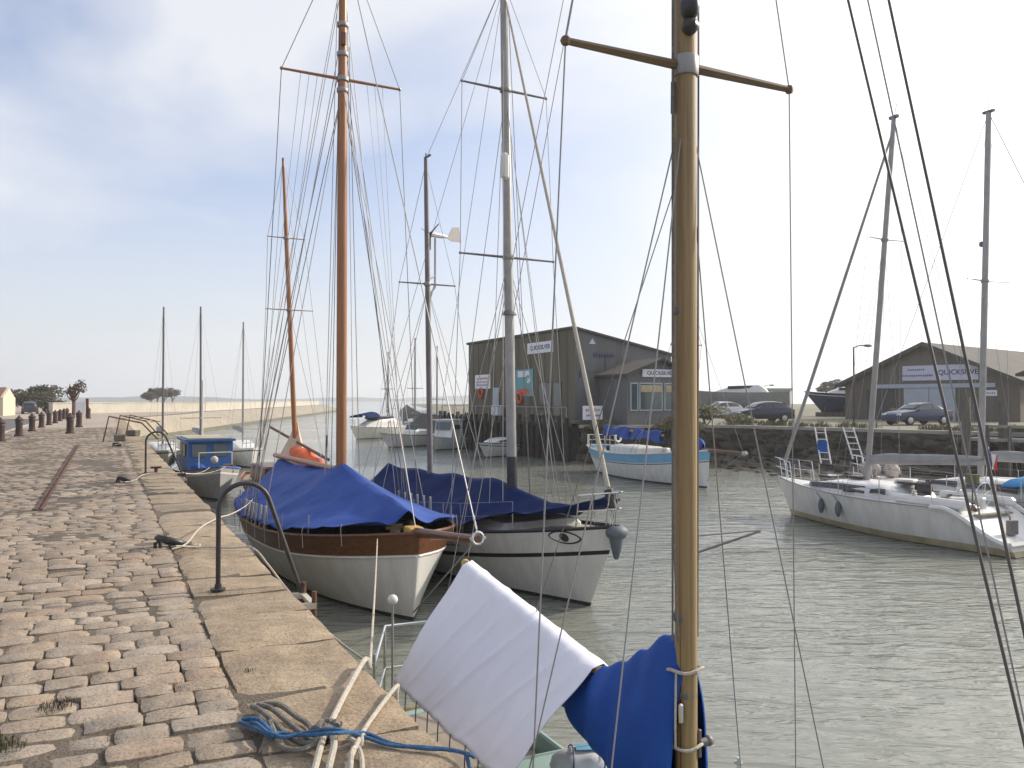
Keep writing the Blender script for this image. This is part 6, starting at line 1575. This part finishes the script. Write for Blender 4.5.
R4=thing('mooring_rope','bright blue rope lying across the coping and over the edge','rope',(0,0,0))
e4=gz(474,757,.02)
for j in range(2):
    k=MB(); k.tube(smooth_path([gz(243+8*j,719+3*j,.02),gz(258,719+5*j,.05),gz(270,730+3*j,.06),gz(283,737-4*j,.05),gz(305,733+2*j,.06),gz(335,729+4*j,.10),gz(365,737-4*j,.035),gz(390,745-2*j,.02),gz(420,747+1*j,.02),gz(452,750,.02),e4,Q(Qinv(e4)[0],-.03,-.02),Q(Qinv(e4)[0]-.1,-.25,-.6)],6),.0095,7); k.build('strand',M['rope_b'],R4,fix=False)
k=MB(); k.tube(smooth_path([gz(240,722,.02),gz(255,728,.02),gz(275,738,.03),gz(262,722,.03),gz(243,719,.02)],7),.009,6); k.build('loop',M['rope_b'],R4,fix=False)
# rope from the ring, over the edge beside the ladder and down to the nearest boat's stern rail
rg_=gz(176,546,.07); ed_=Q(Qinv(gz(253,548))[0]+.0,.0,.02)
rope_obj('pale rope from the large ring over the edge to the nearest boat stern',[rg_,gz(200,547,.02),gz(230,548,.02),ed_]+[p for p in catenary(ed_+(-QN)*.04,Lw(c0,d0,(-2.98,-.42,1.35)),.14,8)[1:]],.011,'rope',6,5)
kz=gz(188,547,.0); R6=thing('mooring_rope','short pale rope stretched from the large ring up to the wooden yacht stern','rope',(0,0,0))
k=MB(); k.tube(smooth_path([gz(172,549,.03),gz(186,544,.05),gz(200,528,.12)]+catenary(gz(218,518,.10),Lw(c1,d1,(-4.4,-.7,1.3)),.12,8),5),.0105,6); k.build('standing_part',M['rope'],R6,fix=False)
knot('knot',kz,.045,'rope_g',R6,5); knot('knot',gz(197,548,.0),.035,'rope',R6,6)
R7=rope_obj('thin pale rope from the small flat ring to the blue wheelhouse boat',[gz(125,482,.04),gz(135,480,.03),gz(146,474,.03)]+catenary(Q(Qinv(gz(150,474))[0],0,.02),Lw(c7,d7,(3.0,.3,1.25)),.12,8),.010,'rope',5,5)
rope_obj('pale rope from the farther handrail foot to the bow of the blue wheelhouse boat',[gz(160,468,.03)]+catenary(Q(Qinv(gz(168,470))[0],-.02,.02),Lw(c7,d7,(3.1,-.3,1.25)),.16,8),.010,'rope',5,5)

# grass and dry weeds in the joints
gq=MB()
for (px_,py_,h_,r_,n_,mi) in ((4,745,.05,.06,50,0),(12,750,.04,.06,40,0),(58,706,.03,.09,110,1),(50,710,.025,.07,60,1),(66,703,.025,.06,60,1),(250,672,.03,.035,30,0),(247,668,.02,.03,20,0),(176,690,.02,.03,16,1),(108,742,.02,.04,24,1)):
    tuft(gq,G(px_,py_,-.012),h_,r_,n_,mi)
for i in range(420):
    s_=random.uniform(2.5,20); t_=random.choice((CW+.01,random.uniform(CW,4.5))); tuft(gq,Q(s_,t_,-.02),random.uniform(.010,.026),.035,9,random.choice((0,1,1)))
struct(gq.build('joint_weeds',[M['leafd'],M['leafb']],None,fix=False),'stuff')
mk=thing('mooring_stake','thin dark stake standing alone in the water left of the orange mast','stake',G(326,448,WATER)); k=MB(); k.tube([(0,0,-1),(0.05,0,1.0)],[.10,.07],6); k.build('stake_post',M['pile'],mk,fix=False)

# ------------------------------------------------------------------ haze over the whole harbour
hz_=MB(); hz_.box((0,1250,28.5),(4700,3080,66)); ho=hz_.build('haze',[])
hm=bpy.data.materials.new('haze_air'); hm.use_nodes=True; t=hm.node_tree
for n in list(t.nodes):
    if n.type=='BSDF_PRINCIPLED': t.nodes.remove(n)
pv=N(t,'ShaderNodeVolumePrincipled'); pv.inputs['Color'].default_value=(.97,.985,1,1); pv.inputs['Density'].default_value=.0005; pv.inputs['Anisotropy'].default_value=.5
mo_=[n for n in t.nodes if n.type=='OUTPUT_MATERIAL'][0]; t.links.new(pv.outputs[0],mo_.inputs['Volume'])
ho.data.materials.append(hm); ho['kind']='stuff'
